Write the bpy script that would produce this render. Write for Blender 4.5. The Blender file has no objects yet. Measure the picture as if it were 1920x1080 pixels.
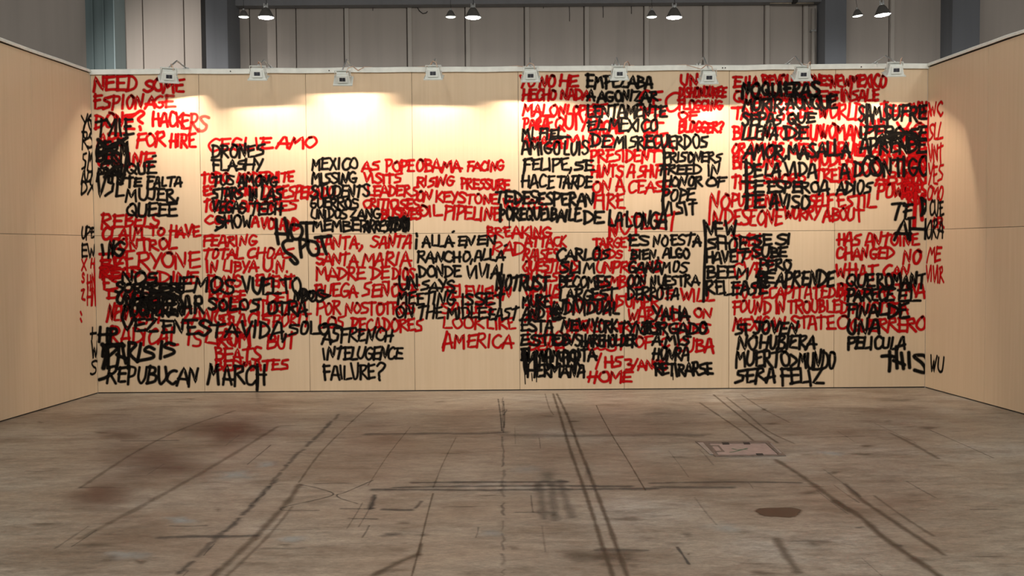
import bpy, bmesh, math, random
from mathutils import Vector, Matrix
rnd = random.Random(11)
C = bpy.context.scene
COL = C.collection

# ------------------------------------------------------------------ camera
F = 1850.0
CAM = Vector((0.0151, -11.5888, 1.6865))
PITCH, ROLL = 0.0410, -0.0070
FWD = Vector((0, math.cos(PITCH), -math.sin(PITCH)))
R0 = Vector((1, 0, 0))
U0 = R0.cross(FWD)
RT = R0 * math.cos(ROLL) + U0 * math.sin(ROLL)
UP = -R0 * math.sin(ROLL) + U0 * math.cos(ROLL)
cd = bpy.data.cameras.new('camera')
cd.sensor_width = 36.0
cd.lens = 36.0 * F / 1920.0
cd.clip_end = 200
cam = bpy.data.objects.new('camera', cd)
COL.objects.link(cam)
M = Matrix((RT, UP, -FWD)).transposed().to_4x4()
M.translation = CAM
cam.matrix_world = M
C.camera = cam

# ------------------------------------------------------------------ light and exposure
C.view_settings.view_transform = 'Standard'
C.view_settings.look = 'None'
C.view_settings.gamma = 1.0
C.view_settings.use_curve_mapping = False
C.view_settings.exposure = 0.0
C.cycles.transparent_max_bounces = 32
C.cycles.max_bounces = 8

world = bpy.data.worlds.new('hall_air')
C.world = world
world.use_nodes = True
wb = world.node_tree.nodes['Background']
wb.inputs[0].default_value = (1.0, 0.965, 0.93, 1)
wb.inputs[1].default_value = 0.52

BAY_W = 355.0            # bay lamps of the hall above the stand
FLOOD = 9000.0           # radiance of a floodlight tube
BAY_L = 420.0            # radiance of the visible bay lamps

for lx in (-8.4, -2.8, 2.8, 8.4):
    for ly in (-7.5, -13.5, -20.0):
        l = bpy.data.lights.new('bay_lamp_light', 'POINT')
        l.energy = BAY_W
        l.color = (1.0, 0.97, 0.92)
        l.shadow_soft_size = 0.3
        o = bpy.data.objects.new('bay_lamp_light', l)
        COL.objects.link(o)
        o.location = (lx, ly, 8.4)

# spotlight of a neighbouring stand, washing the hall wall at the left
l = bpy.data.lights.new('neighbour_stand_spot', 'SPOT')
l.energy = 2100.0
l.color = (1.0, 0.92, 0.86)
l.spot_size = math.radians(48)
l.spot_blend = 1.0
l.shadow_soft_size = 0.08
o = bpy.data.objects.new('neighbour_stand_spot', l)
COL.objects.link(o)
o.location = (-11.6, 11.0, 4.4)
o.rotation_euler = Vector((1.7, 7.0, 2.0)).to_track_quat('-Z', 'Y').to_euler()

# ------------------------------------------------------------------ helpers
def ray(px, py):
    return (FWD * F + RT * (px - 960.0) + UP * (540.0 - py))

def hit(px, py, p0, n):
    d = ray(px, py)
    t = (p0 - CAM).dot(n) / d.dot(n)
    return CAM + d * t

def atY(px, py, y):
    return hit(px, py, Vector((0, y, 0)), Vector((0, 1, 0)))

def floor_pt(px, py, z=0.0):
    return hit(px, py, Vector((0, 0, z)), Vector((0, 0, 1)))

def tagk(o, label=None, cat=None, group=None, kind=None):
    if label: o['label'] = label
    if cat: o['category'] = cat
    if group: o['group'] = group
    if kind: o['kind'] = kind
    return o

def link(name, bm, mat, parent=None, smooth=False):
    me = bpy.data.meshes.new(name)
    bmesh.ops.recalc_face_normals(bm, faces=bm.faces)
    bm.to_mesh(me)
    bm.free()
    if smooth:
        for p in me.polygons: p.use_smooth = True
    if mat: me.materials.append(mat)
    o = bpy.data.objects.new(name, me)
    COL.objects.link(o)
    if parent: o.parent = parent
    return o

def empty(name, loc=(0, 0, 0), rot=(0, 0, 0)):
    o = bpy.data.objects.new(name, None)
    o.empty_display_size = 0.1
    o.location = loc
    o.rotation_euler = rot
    COL.objects.link(o)
    return o

def box(bm, x0, x1, y0, y1, z0, z1, bev=0.0, mtx=None):
    r = bmesh.ops.create_cube(bm, size=1.0)
    vs = r['verts']
    for v in vs:
        v.co = Vector(((x0 + x1) / 2 + v.co.x * (x1 - x0), (y0 + y1) / 2 + v.co.y * (y1 - y0), (z0 + z1) / 2 + v.co.z * (z1 - z0)))
    if bev > 0:
        es = list({e for v in vs for e in v.link_edges})
        g = bmesh.ops.bevel(bm, geom=es, offset=bev, segments=2, affect='EDGES', profile=0.5)
        vs = list({v for f in g['faces'] for v in f.verts} | {v for v in vs if v.is_valid})
    if mtx is not None:
        for v in vs: v.co = mtx @ v.co
    return vs

def cyl(bm, a, b, r0, r1=None, seg=16, caps=True):
    a, b = Vector(a), Vector(b)
    r1 = r0 if r1 is None else r1
    d = (b - a).normalized()
    u = d.orthogonal().normalized()
    w = d.cross(u)
    A = [bm.verts.new(a + (u * math.cos(2 * math.pi * i / seg) + w * math.sin(2 * math.pi * i / seg)) * r0) for i in range(seg)]
    B = [bm.verts.new(b + (u * math.cos(2 * math.pi * i / seg) + w * math.sin(2 * math.pi * i / seg)) * r1) for i in range(seg)]
    for i in range(seg):
        bm.faces.new((A[i], A[(i + 1) % seg], B[(i + 1) % seg], B[i]))
    if caps:
        bm.faces.new(A)
        bm.faces.new(B[::-1])

def lathe(bm, prof, seg=28, close=False):
    rings = []
    for (r, z) in prof:
        rings.append([bm.verts.new((r * math.cos(2 * math.pi * i / seg), r * math.sin(2 * math.pi * i / seg), z)) for i in range(seg)])
    n = len(rings)
    for k in range(n if close else n - 1):
        A, B = rings[k], rings[(k + 1) % n]
        for i in range(seg):
            bm.faces.new((A[i], A[(i + 1) % seg], B[(i + 1) % seg], B[i]))
    return rings

def tube(bm, pts, r, seg=8):
    pts = [Vector(p) for p in pts]
    rings = []
    for i, p in enumerate(pts):
        d = (pts[min(i + 1, len(pts) - 1)] - pts[max(i - 1, 0)]).normalized()
        u = d.orthogonal().normalized() if i == 0 else (rings_u - d * rings_u.dot(d)).normalized()
        rings_u = u
        w = d.cross(u)
        rings.append([bm.verts.new(p + (u * math.cos(2 * math.pi * k / seg) + w * math.sin(2 * math.pi * k / seg)) * r) for k in range(seg)])
    for A, B in zip(rings, rings[1:]):
        for i in range(seg):
            bm.faces.new((A[i], A[(i + 1) % seg], B[(i + 1) % seg], B[i]))
    bm.faces.new(rings[0])
    bm.faces.new(rings[-1][::-1])

def catmull(pts, sub=5, closed=False):
    n = len(pts)
    if n < 3: return list(pts)
    out = []
    for i in range(n - 1):
        p0 = pts[max(i - 1, 0)]; p1 = pts[i]; p2 = pts[i + 1]; p3 = pts[min(i + 2, n - 1)]
        for k in range(sub):
            t = k / sub
            out.append(tuple(0.5 * ((2 * p1[j]) + (-p0[j] + p2[j]) * t + (2 * p0[j] - 5 * p1[j] + 4 * p2[j] - p3[j]) * t * t + (-p0[j] + 3 * p1[j] - 3 * p2[j] + p3[j]) * t ** 3) for j in range(2)))
    out.append(tuple(pts[-1]))
    return out

# ------------------------------------------------------------------ materials
def mat(name):
    m = bpy.data.materials.new(name)
    m.use_nodes = True
    nt = m.node_tree
    return m, nt, nt.nodes['Principled BSDF']

def nn(nt, typ, **kw):
    n = nt.nodes.new(typ)
    for k, v in kw.items(): setattr(n, k, v)
    return n

def ramp(nt, stops):
    r = nt.nodes.new('ShaderNodeValToRGB')
    e = r.color_ramp.elements
    while len(e) < len(stops): e.new(0.5)
    for el, (p, c) in zip(e, stops):
        el.position = p
        el.color = (c[0], c[1], c[2], 1) if not isinstance(c, float) else (c, c, c, 1)
    return r

def simple(name, col, rough=0.5, metal=0.0, var=0.12, scale=9.0, bump=0.0):
    m, nt, b = mat(name)
    tc = nn(nt, 'ShaderNodeTexCoord')
    no = nn(nt, 'ShaderNodeTexNoise')
    no.inputs['Scale'].default_value = scale
    no.inputs['Detail'].default_value = 5
    nt.links.new(tc.outputs['Object'], no.inputs['Vector'])
    lo = tuple(c * (1 - var) for c in col); hi = tuple(min(1, c * (1 + var)) for c in col)
    r = ramp(nt, [(0.3, lo), (0.7, hi)])
    nt.links.new(no.outputs['Fac'], r.inputs['Fac'])
    nt.links.new(r.outputs['Color'], b.inputs['Base Color'])
    b.inputs['Roughness'].default_value = rough
    b.inputs['Metallic'].default_value = metal
    if bump:
        bp = nn(nt, 'ShaderNodeBump')
        bp.inputs['Strength'].default_value = bump
        bp.inputs['Distance'].default_value = 0.01
        nt.links.new(no.outputs['Fac'], bp.inputs['Height'])
        nt.links.new(bp.outputs['Normal'], b.inputs['Normal'])
    return m

def emit(name, col, strength):
    m, nt, b = mat(name)
    b.inputs['Base Color'].default_value = (*col, 1)
    b.inputs['Emission Color'].default_value = (*col, 1)
    b.inputs['Emission Strength'].default_value = strength
    return m

def make_ply():
    m, nt, b = mat('birch_plywood')
    tc = nn(nt, 'ShaderNodeTexCoord')
    oi = nn(nt, 'ShaderNodeObjectInfo')
    mp = nn(nt, 'ShaderNodeMapping')
    mp.inputs['Scale'].default_value = (16, 16, 0.55)
    off = nn(nt, 'ShaderNodeVectorMath', operation='ADD')
    sc = nn(nt, 'ShaderNodeVectorMath', operation='SCALE')
    sc.inputs['Scale'].default_value = 37.0
    cmb = nn(nt, 'ShaderNodeCombineXYZ')
    nt.links.new(oi.outputs['Random'], cmb.inputs[0]); nt.links.new(oi.outputs['Random'], cmb.inputs[2])
    nt.links.new(cmb.outputs[0], sc.inputs[0])
    nt.links.new(tc.outputs['Object'], off.inputs[0]); nt.links.new(sc.outputs[0], off.inputs[1])
    nt.links.new(off.outputs[0], mp.inputs['Vector'])
    n1 = nn(nt, 'ShaderNodeTexNoise'); n1.inputs['Scale'].default_value = 1.6; n1.inputs['Detail'].default_value = 7
    nt.links.new(mp.outputs[0], n1.inputs['Vector'])
    n2 = nn(nt, 'ShaderNodeTexNoise'); n2.inputs['Scale'].default_value = 0.9; n2.inputs['Detail'].default_value = 3
    nt.links.new(off.outputs[0], n2.inputs['Vector'])
    r = ramp(nt, [(0.28, (0.575, 0.44, 0.287)), (0.5, (0.60, 0.465, 0.31)), (0.75, (0.625, 0.488, 0.330))])
    nt.links.new(n1.outputs['Fac'], r.inputs['Fac'])
    hs = nn(nt, 'ShaderNodeHueSaturation')
    mr = nn(nt, 'ShaderNodeMapRange'); mr.inputs['To Min'].default_value = 0.93; mr.inputs['To Max'].default_value = 1.07
    ad = nn(nt, 'ShaderNodeMath', operation='ADD')
    s2 = nn(nt, 'ShaderNodeMath', operation='MULTIPLY'); s2.inputs[1].default_value = 0.5
    nt.links.new(n2.outputs['Fac'], s2.inputs[0])
    s3 = nn(nt, 'ShaderNodeMath', operation='MULTIPLY'); s3.inputs[1].default_value = 0.5
    nt.links.new(oi.outputs['Random'], s3.inputs[0])
    nt.links.new(s2.outputs[0], ad.inputs[0]); nt.links.new(s3.outputs[0], ad.inputs[1])
    nt.links.new(ad.outputs[0], mr.inputs['Value'])
    nt.links.new(mr.outputs[0], hs.inputs['Value'])
    nt.links.new(r.outputs['Color'], hs.inputs['Color'])
    nt.links.new(hs.outputs['Color'], b.inputs['Base Color'])
    b.inputs['Roughness'].default_value = 0.62
    b.inputs['Specular IOR Level'].default_value = 0.25
    return m

def make_paint(name, col, rough=0.55, spec=0.3, edge=0.45, grain=0.25, nscale=120.0, strength=1.0):
    """sprayed paint: solid in the middle of a stroke and feathered at its rim (UV holds the place across the stroke)"""
    m, nt, b = mat(name)
    b.inputs['Base Color'].default_value = (*col, 1)
    b.inputs['Roughness'].default_value = rough
    b.inputs['Specular IOR Level'].default_value = spec
    uv = nn(nt, 'ShaderNodeUVMap'); uv.uv_map = 'across'
    dn = nn(nt, 'ShaderNodeUVMap'); dn.uv_map = 'density'
    ln = nn(nt, 'ShaderNodeVectorMath', operation='LENGTH')
    nt.links.new(uv.outputs[0], ln.inputs[0])
    tc = nn(nt, 'ShaderNodeTexCoord')
    no = nn(nt, 'ShaderNodeTexNoise'); no.inputs['Scale'].default_value = nscale; no.inputs['Detail'].default_value = 2
    nt.links.new(tc.outputs['Object'], no.inputs['Vector'])
    a = nn(nt, 'ShaderNodeMath', operation='MULTIPLY_ADD'); a.inputs[1].default_value = grain; a.inputs[2].default_value = -grain * 0.5
    nt.links.new(no.outputs['Fac'], a.inputs[0])
    ad = nn(nt, 'ShaderNodeMath', operation='ADD')
    nt.links.new(ln.outputs['Value'], ad.inputs[0]); nt.links.new(a.outputs[0], ad.inputs[1])
    mr = nn(nt, 'ShaderNodeMapRange', interpolation_type='SMOOTHSTEP')
    mr.inputs['From Min'].default_value = 1.0 - grain * 0.4; mr.inputs['From Max'].default_value = edge
    mr.inputs['To Min'].default_value = 0.0; mr.inputs['To Max'].default_value = strength
    nt.links.new(ad.outputs[0], mr.inputs['Value'])
    sx = nn(nt, 'ShaderNodeSeparateXYZ'); nt.links.new(dn.outputs[0], sx.inputs[0])
    mu = nn(nt, 'ShaderNodeMath', operation='MULTIPLY')
    nt.links.new(mr.outputs[0], mu.inputs[0]); nt.links.new(sx.outputs[0], mu.inputs[1])
    nt.links.new(mu.outputs[0], b.inputs['Alpha'])
    return m

def make_floor():
    m, nt, b = mat('worn_concrete')
    tc = nn(nt, 'ShaderNodeTexCoord')
    def noise(scale, detail, mscale=(1, 1, 1), rough=0.55):
        mp = nn(nt, 'ShaderNodeMapping'); mp.inputs['Scale'].default_value = mscale
        nt.links.new(tc.outputs['Object'], mp.inputs['Vector'])
        n = nn(nt, 'ShaderNodeTexNoise'); n.inputs['Scale'].default_value = scale; n.inputs['Detail'].default_value = detail
        n.inputs['Roughness'].default_value = rough
        nt.links.new(mp.outputs[0], n.inputs['Vector'])
        return n.outputs['Fac']
    big = noise(0.55, 6, (1, 1.3, 1), 0.6)
    r = ramp(nt, [(0.32, (0.158, 0.118, 0.084)), (0.44, (0.222, 0.182, 0.138)), (0.56, (0.262, 0.227, 0.179)), (0.68, (0.325, 0.304, 0.262))])
    nt.links.new(big, r.inputs['Fac'])
    # brown staining
    st = noise(1.3, 8, (0.8, 1.8, 1), 0.65)
    r2 = ramp(nt, [(0.50, 0.0), (0.68, 0.70)])
    nt.links.new(st, r2.inputs['Fac'])
    mx = nn(nt, 'ShaderNodeMix', data_type='RGBA')
    nt.links.new(r2.outputs['Color'], mx.inputs['Factor'])
    nt.links.new(r.outputs['Color'], mx.inputs['A']); mx.inputs['B'].default_value = (0.140, 0.100, 0.066, 1)
    # trowel streaks across the slab
    tr = noise(7.0, 10, (0.6, 1.6, 1), 0.82)
    r3 = ramp(nt, [(0.34, 0.58), (0.66, 1.38)])
    nt.links.new(tr, r3.inputs['Fac'])
    m2 = nn(nt, 'ShaderNodeMix', data_type='RGBA', blend_type='MULTIPLY'); m2.inputs['Factor'].default_value = 1.0
    nt.links.new(mx.outputs['Result'], m2.inputs['A']); nt.links.new(r3.outputs['Color'], m2.inputs['B'])
    # fine grit
    fi = noise(40, 7, (0.6, 1.3, 1), 0.8)
    r4 = ramp(nt, [(0.34, 0.70), (0.66, 1.28)])
    nt.links.new(fi, r4.inputs['Fac'])
    m3 = nn(nt, 'ShaderNodeMix', data_type='RGBA', blend_type='MULTIPLY'); m3.inputs['Factor'].default_value = 1.0
    nt.links.new(m2.outputs['Result'], m3.inputs['A']); nt.links.new(r4.outputs['Color'], m3.inputs['B'])
    nt.links.new(m3.outputs['Result'], b.inputs['Base Color'])
    rr = ramp(nt, [(0.3, 0.30), (0.7, 0.52)])
    nt.links.new(st, rr.inputs['Fac'])
    nt.links.new(rr.outputs['Color'], b.inputs['Roughness'])
    b.inputs['Specular IOR Level'].default_value = 0.5
    bp = nn(nt, 'ShaderNodeBump'); bp.inputs['Strength'].default_value = 0.12; bp.inputs['Distance'].default_value = 0.01
    nt.links.new(fi, bp.inputs['Height']); nt.links.new(bp.outputs['Normal'], b.inputs['Normal'])
    return m

def make_hall(name, base, var=0.10):
    m, nt, b = mat(name)
    tc = nn(nt, 'ShaderNodeTexCoord')
    mp = nn(nt, 'ShaderNodeMapping'); mp.inputs['Scale'].default_value = (2.2, 2.2, 0.12)
    nt.links.new(tc.outputs['Object'], mp.inputs['Vector'])
    n = nn(nt, 'ShaderNodeTexNoise'); n.inputs['Scale'].default_value = 1.5; n.inputs['Detail'].default_value = 6
    nt.links.new(mp.outputs[0], n.inputs['Vector'])
    r = ramp(nt, [(0.28, tuple(c * (1 - var) for c in base)), (0.5, base), (0.75, tuple(c * (1 + var * 0.6) for c in base))])
    nt.links.new(n.outputs['Fac'], r.inputs['Fac'])
    nt.links.new(r.outputs['Color'], b.inputs['Base Color'])
    b.inputs['Roughness'].default_value = 0.75
    return m

MP = {
    'ply': make_ply(),
    'floor': make_floor(),
    'black_paint': make_paint('black_spray_paint', (0.006, 0.005, 0.004), 0.9, 0.08, 0.34),
    'red_paint': make_paint('red_spray_paint', (0.40, 0.004, 0.005), 0.9, 0.06, 0.34),
    'tyre': make_paint('tyre_rubber_mark', (0.070, 0.062, 0.054), 0.6, 0.3, 0.0, 0.75, 9.0, 0.66),
    'brown': make_paint('brown_stain', (0.095, 0.066, 0.042), 0.5, 0.3, 0.0, 0.75, 6.0, 0.66),
    'oil': make_paint('oil_stain', (0.055, 0.036, 0.022), 0.35, 0.4, 0.6, 0.45, 9.0, 0.85),
    'rust': make_paint('rust_wash', (0.125, 0.058, 0.036), 0.5, 0.3, 0.0, 0.5, 3.0, 0.85),
    'pale': make_paint('pale_scuff', (0.40, 0.40, 0.375), 0.6, 0.3, 0.0, 0.9, 6.0, 0.6),
    'white': simple('white_enamel', (0.66, 0.69, 0.64), 0.45, 0.0, 0.06, 20),
    'cap': simple('white_painted_trim', (0.70, 0.72, 0.66), 0.55, 0.0, 0.08, 12),
    'dark': simple('dark_recess', (0.02, 0.018, 0.016), 0.7),
    'label': simple('dark_label', (0.018, 0.02, 0.03), 0.4),
    'reflector': simple('aluminium_reflector', (0.35, 0.34, 0.32), 0.6, 0.0),
    'steel': simple('galvanised_steel', (0.42, 0.43, 0.42), 0.4, 0.7),
    'flood': emit('halogen_tube', (1.0, 0.80, 0.64), FLOOD),
    'hall': make_hall('hall_concrete', (0.44, 0.395, 0.35)),
    'joint': simple('panel_joint', (0.13, 0.115, 0.10), 0.8),
    'rib': make_hall('hall_joint_rib', (0.50, 0.46, 0.41), 0.06),
    'col_grey': make_hall('blue_grey_column', (0.150, 0.160, 0.175)),
    'col_teal': make_hall('teal_column', (0.135, 0.185, 0.190)),
    'teal_lit': make_hall('lit_teal_flange', (0.36, 0.47, 0.49)),  # the column's teal lightened, lamp light painted into the colour
    'beam': make_hall('grey_beam', (0.20, 0.205, 0.215)),
    'shade': simple('lamp_shade_metal', (0.13, 0.125, 0.115), 0.5, 0.2),
    'bay_big': emit('bay_lamp_lens', (1.0, 0.985, 0.96), BAY_L),
    'bay_small': emit('bay_lamp_lens_dim', (0.94, 1.0, 0.86), 3.0),
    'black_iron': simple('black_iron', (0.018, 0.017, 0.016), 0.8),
    'cable': simple('beige_cable', (0.55, 0.40, 0.30), 0.6),
    'hatch': simple('pinkish_steel_plate', (0.36, 0.28, 0.25), 0.5, 0.2, 0.15, 14),
    'hatch_frame': simple('rusty_steel_frame', (0.17, 0.135, 0.11), 0.6, 0.3, 0.3, 20),
    'green': make_paint('green_marker', (0.10, 0.19, 0.11), 0.6, 0.2, 0.4, 0.4, 60.0, 0.8),
    'olive': simple('olive_box', (0.06, 0.055, 0.03), 0.6),
    'beige': simple('beige_duct', (0.36, 0.31, 0.24), 0.6),
    'plaster': make_hall('hall_ceiling_paint', (0.30, 0.29, 0.28)),
}

# ------------------------------------------------------------------ structure: floor, hall, partition
bm = bmesh.new()
box(bm, -24, 24, -26, 18.3, -0.25, 0.0)
floor = tagk(link('floor', bm, MP['floor']), 'worn brown-grey concrete hall floor with tyre marks and stains', kind='structure')

bm = bmesh.new()
box(bm, -24, 24, -9, 18.3, 11.2, 11.4)
tagk(link('ceiling', bm, MP['plaster']), 'high hall ceiling above the bay lamps', kind='structure')

HY = 18.0                       # face of the hall's rear wall
joints = [268, 345, 468, 518, 555, 645, 763, 872, 983, 1095, 1207, 1318, 1433, 1505, 1667]
bm = bmesh.new()
ZT = 11.2
xs = [-24.0] + [atY(x, 60, HY).x for x in joints] + [24.0]
for a, b_ in zip(xs, xs[1:]):
    box(bm, a + 0.014, b_ - 0.014, HY, HY + 0.2, 0, ZT, 0.012)
wall_rear = tagk(link('wall_rear', bm, MP['hall']), 'tall grey concrete panel wall of the hall behind the stand', kind='structure')
bm = bmesh.new()
box(bm, -24, 24, HY + 0.06, HY + 0.3, 0, ZT)
link('joint_backing', bm, MP['joint'], wall_rear)
for x in (645, 763, 872, 983, 1095, 1207, 1318, 1433, 1505, 1667):
    bm = bmesh.new()
    X = atY(x, 60, HY).x
    box(bm, X + 0.03, X + 0.15, HY - 0.05, HY + 0.02, 0, ZT, 0.008)
    o = link('joint_rib', bm, MP['rib'], wall_rear)

def column(name, label, x0, x1, y0, mats, extra=None):
    bm = bmesh.new()
    box(bm, x0, x1, y0, HY - 0.002, 0, ZT, 0.01)
    o = tagk(link(name, bm, mats), label, kind='structure')
    return o
# left teal column: shaded web face on, lit flange on its right, light painted as two teals
xr = atY(235, 60, HY).x
column_teal = column('column_teal', 'dark teal steel column beyond the left end of the stand', xr - 0.86, xr - 0.03, 17.25, MP['col_teal'])
bm = bmesh.new(); box(bm, xr - 0.03, xr, 17.2, HY - 0.002, 0, ZT, 0.004)
tagk(link('flange', bm, MP['teal_lit'], column_teal), 'teal flange painted paler as the lit side')
for dx in (0.30, 0.62):
    bm = bmesh.new(); box(bm, xr - dx - 0.05, xr - dx, 17.20, 17.26, 0, ZT, 0.004)
    link('stiffener', bm, MP['col_teal'], column_teal)
xa = atY(450, 60, HY).x
column_grey = column('column_left', 'blue-grey steel column left of the bay lamps', xa - 0.62, xa, 16.7, MP['col_grey'])
bm = bmesh.new(); box(bm, xa - 0.34, xa + 0.02, 16.55, 16.72, 9.25, ZT, 0.01)
link('bracket', bm, MP['beam'], column_grey)
bm = bmesh.new(); box(bm, xa - 1.0, xa - 0.60, 17.5, HY - 0.002, 0, ZT, 0.01)  # added dark plate standing in for the column's shadow on the wall
link('shadow_plate', bm, MP['black_iron'], column_grey)
xb = atY(1531, 60, HY).x
column_r = column('column_right', 'blue-grey steel column beside the white pipe', xb, xb + 0.62, 17.2, MP['col_grey'])
bm = bmesh.new(); box(bm, xb + 0.62, xb + 0.88, 17.3, 17.8, 9.45, ZT, 0.01)
link('bracket', bm, MP['beam'], column_r)
xc = atY(1763, 60, HY).x
column('column_edge', 'dark steel column beyond the right end of the stand', xc, xc + 0.8, 17.2, MP['col_grey'])
zb = atY(960, 8, 17.6).z
bm = bmesh.new()
box(bm, xa - 0.02, xb + 0.02, 17.55, HY - 0.06, zb, ZT - 0.01, 0.02)
tagk(link('beam_rear', bm, MP['beam']), 'grey steel beam crossing above the rear hall wall', kind='structure')

# downpipe, junction box and unit heater on the rear wall
p = atY(1524, 60, HY - 0.08)
bm = bmesh.new(); cyl(bm, (p.x, HY - 0.14, 0.002), (p.x, HY - 0.14, atY(1524, 18, HY).z), 0.055)
pipe = tagk(link('downpipe', bm, MP['rib'], None, True), 'pale vertical pipe beside the blue-grey column on the right', 'pipe')
for zz in (4.0, 8.0):
    bm = bmesh.new(); box(bm, p.x - 0.075, p.x + 0.075, HY - 0.2, HY - 0.001, zz, zz + 0.05, 0.005)
    link('pipe_clip', bm, MP['steel'], pipe)
q = atY(776, 10, HY - 0.05)
jb = tagk(empty('junction_box', (q.x, HY, q.z)), 'small dark junction box high on the hall wall with a hanging wire', 'junction box')
bm = bmesh.new(); box(bm, -0.12, 0.12, -0.12, 0.0, -0.07, 0.07, 0.01); link('housing', bm, MP['olive'], jb)
bm = bmesh.new(); box(bm, -0.10, 0.10, -0.135, -0.118, -0.055, 0.055, 0.004); link('lid', bm, MP['olive'], jb)
bm = bmesh.new(); tube(bm, [(0.1, -0.05, -0.06), (0.16, -0.04, -0.16), (0.26, -0.03, -0.24), (0.36, -0.03, -0.22), (0.40, -0.03, -0.17)], 0.012); link('wire', bm, MP['black_iron'], jb)
q = atY(1483, 4, HY - 0.3)
uh = tagk(empty('air_duct_unit', (q.x, HY - 0.07, q.z)), 'beige ventilation unit fixed under the beam beside the right column', 'vent unit')
bm = bmesh.new(); box(bm, -0.66, 0.66, -0.5, 0.0, 0.02, 0.40, 0.03); link('casing', bm, MP['beige'], uh)
bm = bmesh.new(); box(bm, -0.50, -0.10, -0.52, -0.49, 0.05, 0.3, 0.01); link('grille', bm, MP['dark'], uh)
bm = bmesh.new(); box(bm, 0.0, 0.14, -0.47, -0.2, -0.06, 0.03, 0.02); link('outlet', bm, MP['black_iron'], uh)
bm = bmesh.new(); cyl(bm, (-0.62, -0.25, 0.0), (0.66, -0.25, -0.02), 0.05); link('drain_pipe', bm, MP['beige'], uh, True)
# loose wires hanging down the wall panels from the beam
for (wx, wy) in ((1130, 33), (1183, 26), (1067, 40), (1018, 16), (698, 20)):
    a = atY(wx, 9, HY - 0.02); b_ = atY(wx + 1, wy, HY - 0.02)
    bm = bmesh.new(); tube(bm, [(a.x, HY - 0.012, a.z + 0.1), ((a.x + b_.x) / 2 + 0.008, HY - 0.012, (a.z + b_.z) / 2), (b_.x, HY - 0.012, b_.z)], 0.009, 6)
    link('hanging_wire', bm, MP['black_iron'], wall_rear)

# ------------------------------------------------------------------ partition stand
HT = 3.776
W2 = 4.88
seams = [-W2] + [atY(x, 430, 0).x for x in (378, 577, 775, 973, 1170, 1367, 1565)] + [W2]
ZS = atY(960, 436.5, 0).z
TH = 0.012
def partition(name, label, length_edges, mtx):
    """plywood wall in its own frame: x along the wall, face at y=0, back at y>0"""
    bm = bmesh.new()
    box(bm, length_edges[0], length_edges[-1], TH, 0.09, 0.0, HT - 0.004)
    w = tagk(link(name, bm, MP['dark']), label, kind='structure')
    w.matrix_world = mtx
    g = 0.0022
    for a, b_ in zip(length_edges, length_edges[1:]):
        for z0, z1 in ((0.012, ZS - g), (ZS + g, HT - 0.03)):
            bm = bmesh.new()
            box(bm, a + g, b_ - g, 0.0, TH, z0, z1, 0.0015)
            link('plywood_panel', bm, MP['ply'], w)
    return w
wall_back = partition('wall_back', 'plywood partition wall sprayed with red and black writing', seams, Matrix.Identity(4))
AL, AR = 0.0849, 0.0980
# left wall: runs from the corner towards the viewer, opening outwards
dl = Vector((-math.sin(AL), -math.cos(AL), 0)); nl = Vector((math.cos(AL), -math.sin(AL), 0))
dr = Vector((math.sin(AR), -math.cos(AR), 0)); nr = Vector((-math.cos(AR), -math.sin(AR), 0))
def frame(org, along, normal):
    m = Matrix((along, -normal, Vector((0, 0, 1)))).transposed().to_4x4()
    m.translation = org
    return m
ML = frame(Vector((-W2, 0, 0)), dl, nl)
MR = frame(Vector((W2, 0, 0)), dr, nr)
wall_left = partition('wall_left', 'left plywood side wall of the stand with sprayed writing at its corner', [0.0, 1.22, 2.44, 3.66], ML)
wall_right = partition('wall_right', 'right plywood side wall of the stand with sprayed writing at its corner', [0.0, 1.22, 2.44, 3.66], MR)

# white cap trims
def cap(name, label, L0, L1, mtx, z0=HT - 0.045, seed=1, drop=0.0):
    r = random.Random(seed)
    bm = bmesh.new()
    n = max(4, int((L1 - L0) / 0.3))
    prof = [(-0.022, z0), (-0.026, HT + 0.004), (-0.012, HT + 0.016), (0.11, HT + 0.016), (0.11, HT - 0.06), (0.091, HT - 0.06), (0.091, HT - 0.001), (-0.006, HT - 0.001), (-0.006, z0)]
    rows = []
    for i in range(n + 1):
        x = L0 + (L1 - L0) * i / n
        j = r.uniform(-0.004, 0.005)
        rows.append([bm.verts.new((x, y, z + (j if z > HT - 0.01 or y < 0 else 0))) for (y, z) in prof])
    m = len(prof)
    for A, B in zip(rows, rows[1:]):
        for k in range(m):
            bm.faces.new((A[k], A[(k + 1) % m], B[(k + 1) % m], B[k]))
    bm.faces.new(rows[0]); bm.faces.new(rows[-1][::-1])
    o = tagk(link(name, bm, MP['cap']), label, kind='structure')
    o.matrix_world = mtx
    return o
trim_1 = cap('trim_1', 'white cap strip along the top of the back partition', -W2 - 0.02, W2 + 0.02, Matrix.Identity(4), seed=3)
cap('trim_2', 'white cap strip along the top of the left side wall', 0.03, 3.66, ML, HT - 0.02, 4)
cap('trim_3', 'white cap strip along the top of the right side wall', 0.03, 3.66, MR, HT - 0.02, 5)
for sx in (432, 617, 632, 1360, 1615, 1355):
    P = atY(sx, 137, -0.03)
    bm = bmesh.new(); cyl(bm, (P.x, -0.031, HT - 0.02), (P.x, -0.02, HT - 0.02), 0.007, seg=10)
    link('screw_head', bm, MP['black_iron'], trim_1)

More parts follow.
